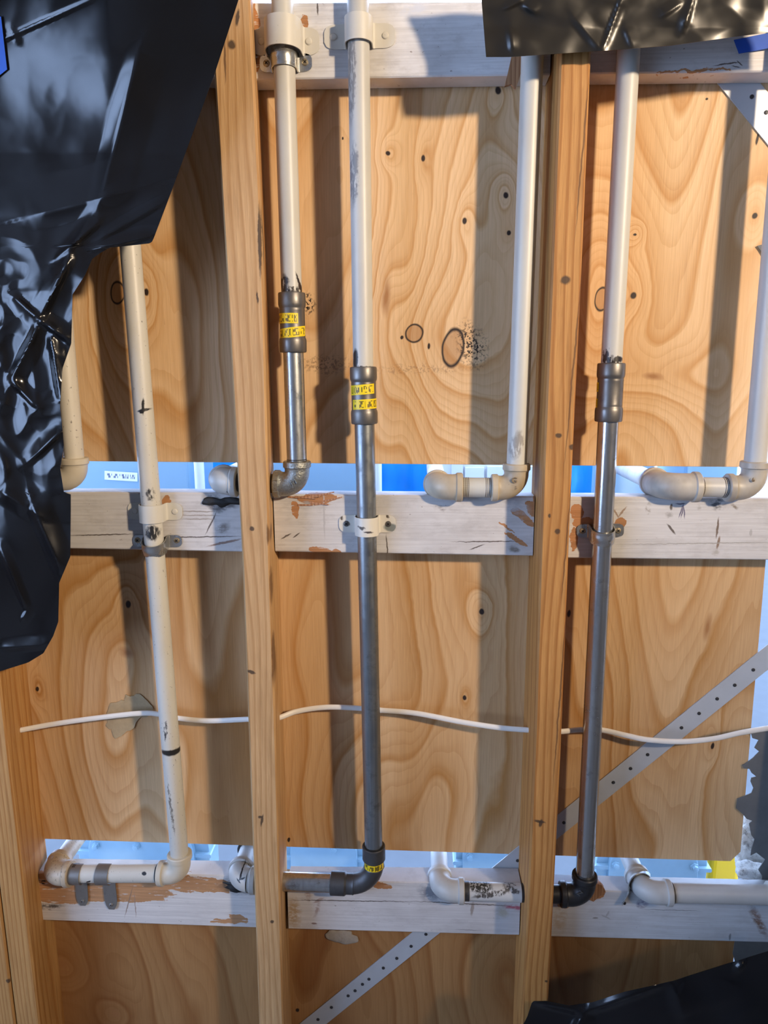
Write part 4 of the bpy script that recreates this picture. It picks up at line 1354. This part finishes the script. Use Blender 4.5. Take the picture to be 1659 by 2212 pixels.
cb1 = cabinet(70, 408, 'grey outdoor cabinet with a barcode sticker, behind the left slot', M['box_grey'])
Pq = [[at(x, y, 0.3155) for y in (1031+dy+0.05*(x-226), 1015+0.05*(x-226)+dy)] for dy in (0,) for x in np.linspace(226, 296, 8)]
Pq = [[at(x, y0, 0.3150) for y0 in np.linspace(1036+0.06*(x-226), 1017+0.06*(x-226), 5)] for x in np.linspace(226, 297, 8)]
sheet('barcode_label', Pq, 0.0003, M['barcode'], cb1, 'white barcode sticker', uv=True)
cabinet(560, 806, 'plain grey outdoor cabinet behind the slot beside the galvanised pipes', M['box_grey'])
cabinet(1325, 1416, 'narrow grey outdoor cabinet behind the right slot', M['box_grey'])
cabinet(1480, 1596, 'pale blue outdoor cabinet behind the grimy elbow pair', M['blue_pale'], 0.36)
r = thing('meter_cabinet', (at(1040, 1030, 0.34).x, 0.34, Z1-0.3), 'white outdoor cabinet with recessed panels behind the tan elbows', 'cabinet')
rbox('body', (925, 1030), (1160, 1030), 0.36, 0.14, Z1-0.3, Z1+0.16, M['white_out'], r)
box('post', -0.0+at(1040, 1030, 0.36).x-0.02, at(1040, 1030, 0.36).x+0.02, 0.41, 0.45, -0.15, Z1-0.29, M['white_out'], r)
rbox('frame', (975, 1030), (1000, 1030), 0.35, 0.01, Z1-0.28, Z1+0.15, M['white_out'], r, 0.001)
rbox('panel', (1004, 1030), (1046, 1030), 0.352, 0.008, Z1-0.28, Z1+0.010, M['white_out'], r, 0.001)
rbox('panel', (1052, 1030), (1150, 1030), 0.350, 0.01, Z1-0.28, Z1+0.012, M['white_out'], r, 0.001)
for x, Y, rr, lab in ((431, 0.27, 0.0085, 'white vertical conduit outdoors, beside the grey cabinet with the barcode'), (815, 0.25, 0.0075, 'white vertical conduit outdoors, just right of the dull galvanised pipe')):
    c = at(x, 1030, Y)
    r = thing('conduit', (c.x, Y, Z1-0.5), lab, 'conduit')
    tube('tube', [(c.x, Y, Z1-0.5), (c.x, Y, Z1+0.25)], rr, M['white_out'], r, 18)
    lathe('clip', (c.x, Y, Z1-0.05), (c.x, Y, Z1), [(0, rr), (0.0005, rr+0.0025), (0.012, rr+0.0025), (0.0125, rr)], M['white_out'], r, 18)
# blue tarp hung further back
P = []
xa, xb = at(380, 1030, 0.62).x, at(1330, 1030, 0.62).x
tr = thing('tarp_screen', ((xa+xb)/2, 0.62, -0.15), 'bright blue tarp hanging outdoors between poles, seen through the middle slot', 'tarp')
for i in range(70):
    x = xa + (xb-xa)*i/69
    P.append([Vector((x, 0.62 + 0.012*math.sin(i*0.9) + 0.01*noise.noise(Vector((i*0.2, j*0.5, 0))), 1.02 + 0.60*j/24)) for j in range(25)])
sheet('tarp', P, 0.001, M['blue_out'], tr)
for x in (xa, xb):
    tube('pole', [(x, 0.63, -0.15), (x, 0.63, 1.64)], 0.015, M['white_out'], tr, 16)
# a coiled pale bag of leads behind the shiny pipe
ZL = at(800, 1850, 0.3).z


def gas_meter(x0, x1, label, bolts, Y=0.30, mat=None):
    mat = mat or M['meter_grey']
    a, b = at(x0, 1845, Y), at(x1, 1845, Y)
    w = b.x - a.x; cx = (a.x+b.x)/2
    r = thing('gas_meter', (cx, Y, ZL-0.25), label, 'gas meter', 'gas meters outdoors')
    # rounded body outline extruded in depth
    def outline(wd, z0, z1, rad, y0, y1, name):
        pts = []
        for (ccx, ccz, s) in ((cx+wd/2-rad, z1-rad, 0), (cx-wd/2+rad, z1-rad, 90), (cx-wd/2+rad, z0+rad, 180), (cx+wd/2-rad, z0+rad, 270)):
            for k in range(9):
                t = math.radians(s + 90*k/8)
                pts.append((ccx+rad*math.cos(t), y0, ccz+rad*math.sin(t)))
        o = prism(name, pts, y1-y0, mat, r)
        bevel(o, 0.004, 3)
        return o
    box('stand', cx-0.02, cx+0.02, Y+0.02, Y+0.05, -0.15, ZL-0.21, mat, r)
    outline(w, ZL-0.22, ZL+0.075, min(0.07, w*0.4), Y, Y+0.06, 'body')
    outline(w+0.012, ZL-0.008, ZL+0.0, 0.003, Y-0.008, Y+0.07, 'flange')
    outline(w*0.8, ZL-0.20, ZL+0.06, min(0.06, w*0.3), Y-0.012, Y, 'cover')
    for (px, py) in bolts:
        p = at(px, py, Y-0.012)
        lathe('bolt', p, p+Vector((0, -1, 0)), [(0, 0.008), (0.003, 0.008), (0.0035, 0.0055), (0.009, 0.0055), (0.010, 0.003)], mat, r, 6)
    return r


gas_meter(170, 452, 'pale gas meter with two bolts behind the lower left slot', [(208, 1826), (295, 1827)])
gas_meter(612, 790, 'flat pale gas meter with one bolt behind the lower slot beside the galvanised pipe', [(722, 1832)])
gas_meter(985, 1125, 'pale gas meter partly behind the diagonal brace end', [(1015, 1850)])
gas_meter(1290, 1530, 'pale gas meter behind the slot at the lower right', [(1330, 1868), (1500, 1872)])
o = rbox('yellow_bollard', (1536, 1880), (1600, 1880), 0.33, 0.06, -0.15, ZL+0.03, M['yellow_out'], None, 0.01)
tag(o, 'bright yellow square bollard outdoors at the lower right slot', 'bollard')

# a post and stucco edge beyond the sheet at the lower right
def lumpy(name, c, sx, sy, sz, amp, mat, seed, sub=4, freq=40):
    bm = bmesh.new()
    bmesh.ops.create_icosphere(bm, subdivisions=sub, radius=1)
    for v in bm.verts:
        p = v.co.copy()
        q = Vector((p.x*sx, p.y*sy, p.z*sz))
        n = noise.noise(q*freq + Vector((seed, seed, 0)))
        n2 = noise.noise(q*freq*2.7 + Vector((seed, 0, seed)))
        v.co = Vector(c) + q*(1 + amp*n + amp*0.5*n2)
    me = bpy.data.meshes.new(name); bm.to_mesh(me); bm.free()
    me.polygons.foreach_set('use_smooth', [True]*len(me.polygons))
    return link(name, me, mat)


def stucco():
    nt = NT('crumbling_pale_stucco')
    n = nt.noise(nt.P, 90, 5, 0.7)
    c = nt.ramp(n, [(0.3, (0.18, 0.17, 0.16)), (0.5, (0.60, 0.58, 0.54)), (0.8, (0.80, 0.79, 0.77))])
    nt.bump(n, 0.9, 0.004)
    return nt.out(c, 0.9)


M['stucco'] = stucco()
o = lumpy('stucco_edge', at(1630, 1830, 0.13), 0.030, 0.016, 0.075, 0.35, M['stucco'], 2.0)
tag(o, 'crumbling pale stucco edge beside the torn paper at the lower right', 'stucco')
o = lumpy('mortar_lump', at(1625, 1878, 0.105), 0.026, 0.014, 0.014, 0.35, M['stucco'], 5.0)
tag(o, 'lump of crumbled mortar on the lower right rail under the stucco', 'mortar')

M['paper'] = simple('dark_building_paper', (0.15, 0.15, 0.145), 0.75, 0, 0.25, 40, 0.3)
jag = [(680, 0), (700, 70), (765, 90), (720, 170), (770, 210), (700, 280), (620, 340), (595, 350), (610, 385), (670, 390), (690, 430), (740, 470), (690, 480), (680, 520), (710, 590), (690, 640), (620, 670), (545, 700), (530, 800),
       (600, 860), (640, 910), (700, 930), (665, 960), (690, 1080), (720, 1120), (690, 1220), (680, 1290), (740, 1260), (830, 1330), (760, 1440), (800, 1500), (800, 1700)]
out = [at(1480+x/4.81, 1580+y/4.81, 0.0860) for x, y in jag]
out += [at(1800, 1940, 0.0860), at(1800, 1575, 0.0860)]
o = prism('building_paper', out, 0.0012, M['paper'])
tag(o, 'torn dark building paper with a ragged edge at the lower right', 'building paper')
out = [at(x, y, 0.0870) for x, y in ((1588, 2030), (1583, 2060), (1590, 2085), (1580, 2120), (1592, 2160), (1586, 2240), (1800, 2240), (1800, 2020))]
o = prism('building_paper', out, 0.001, M['paper'])
tag(o, 'dark building paper under the lowest right rail, above the bunched black plastic', 'building paper')
out = [at(x, y, 0.0860) for x, y in ((1636, 531), (1650, 527), (1662, 520), (1720, 515), (1720, 575), (1660, 572), (1652, 556), (1643, 541))]
o = prism('building_paper', out, 0.001, M['paper'])
tag(o, 'small torn scrap of grey building paper at the right edge, beside the pale pipe', 'building paper')

M['scrap'] = simple('dirty_beige_paper', (0.40, 0.30, 0.17), 0.85, 0, 0.35, 60, 0.5)
V = []
random.seed(3)
base = [(228, 1548), (240, 1520), (268, 1512), (272, 1503), (285, 1502), (300, 1500), (318, 1512), (330, 1530), (322, 1545), (300, 1552), (288, 1570), (262, 1592), (246, 1594), (240, 1575), (230, 1572), (232, 1560)]
out = []
for i, (x, y) in enumerate(base):
    nx, ny = base[(i+1) % len(base)]
    for k in range(4):
        f = k/4
        out.append(at(x+(nx-x)*f+random.uniform(-2.5, 2.5), y+(ny-y)*f+random.uniform(-2.5, 2.5), 0.0872))
o = prism('paper_scrap', out, 0.0016, M['scrap'])
tag(o, 'torn beige paper scrap glued to the plywood behind the cable', 'paper scrap')
M['scrap2'] = simple('grey_plaster_smear', (0.36, 0.31, 0.25), 0.9, 0, 0.4, 70, 0.5)
o = lumpy('plaster_smear', at(738, 2024, 0.0875), 0.026, 0.003, 0.012, 0.4, M['scrap2'], 3.0)
tag(o, 'grey plaster smear on the plywood under the lowest middle rail', 'plaster')

# splinters and sealant
M['splinter'] = lumber('split_wood', (0.50, 0.27, 0.13), (0.28, 0.12, 0.05), 220, 4.0)
out = [at(x, y, 0.046) for x, y in ((1106, 118), (1128, 118), (1131, 140), (1122, 168), (1114, 192), (1104, 182), (1090, 186), (1097, 158))]
o = prism('wood_splinter', out, 0.004, M['splinter'])
tag(o, 'brown wood splinter hanging below the top right plastic', 'splinter')
out = [at(x, y, 0.045) for x, y in ((1285, 1908), (1300, 1912), (1308, 1925), (1296, 1936), (1282, 1948), (1268, 1942))]
o = prism('wood_splinter', out, 0.005, M['splinter'])
tag(o, 'orange wood splinter behind the black elbow on the lower right rail', 'splinter')
M['torn'] = lumber('torn_pink_wood', (0.62, 0.36, 0.22), (0.36, 0.16, 0.08), 240, 5.0)
random.seed(5)
for k in range(9):
    x0 = 640+random.uniform(-20, 60); y0 = 1066+random.uniform(0, 24)
    L = random.uniform(18, 46); an = random.uniform(-0.25, 0.15)
    q = [at(x0, y0, 0.0505), at(x0+L, y0+L*an, 0.0485), at(x0+L, y0+L*an+2.5, 0.0485), at(x0, y0+4, 0.0505)]
    prism('splinter', q, 0.0012, M['torn'], MIDRAIL)
M['sealant'] = simple('black_sealant', (0.015, 0.014, 0.014), 0.6, 0, 0.3, 80, 0.6)
for (px, py, Y, sx, sz, lab) in ((478, 1083, 0.0508, 0.022, 0.0065, 'black sealant smeared under the white elbow left of the pale stud'),
                                 (520, 1914, 0.0505, 0.026, 0.008, 'black sealant under the inked elbow at the bottom of the left bay'),
                                 (100, 1900, 0.054, 0.018, 0.012, 'black sealant beside the dusty elbow at the lower left')):
    o = lumpy('sealant', at(px, py, Y), sx, 0.0035, sz, 0.8, M['sealant'], px*0.1, 3, 90)
    tag(o, lab, 'sealant')
M['white_nail'] = simple('white_splinter', (0.8, 0.8, 0.82), 0.6)
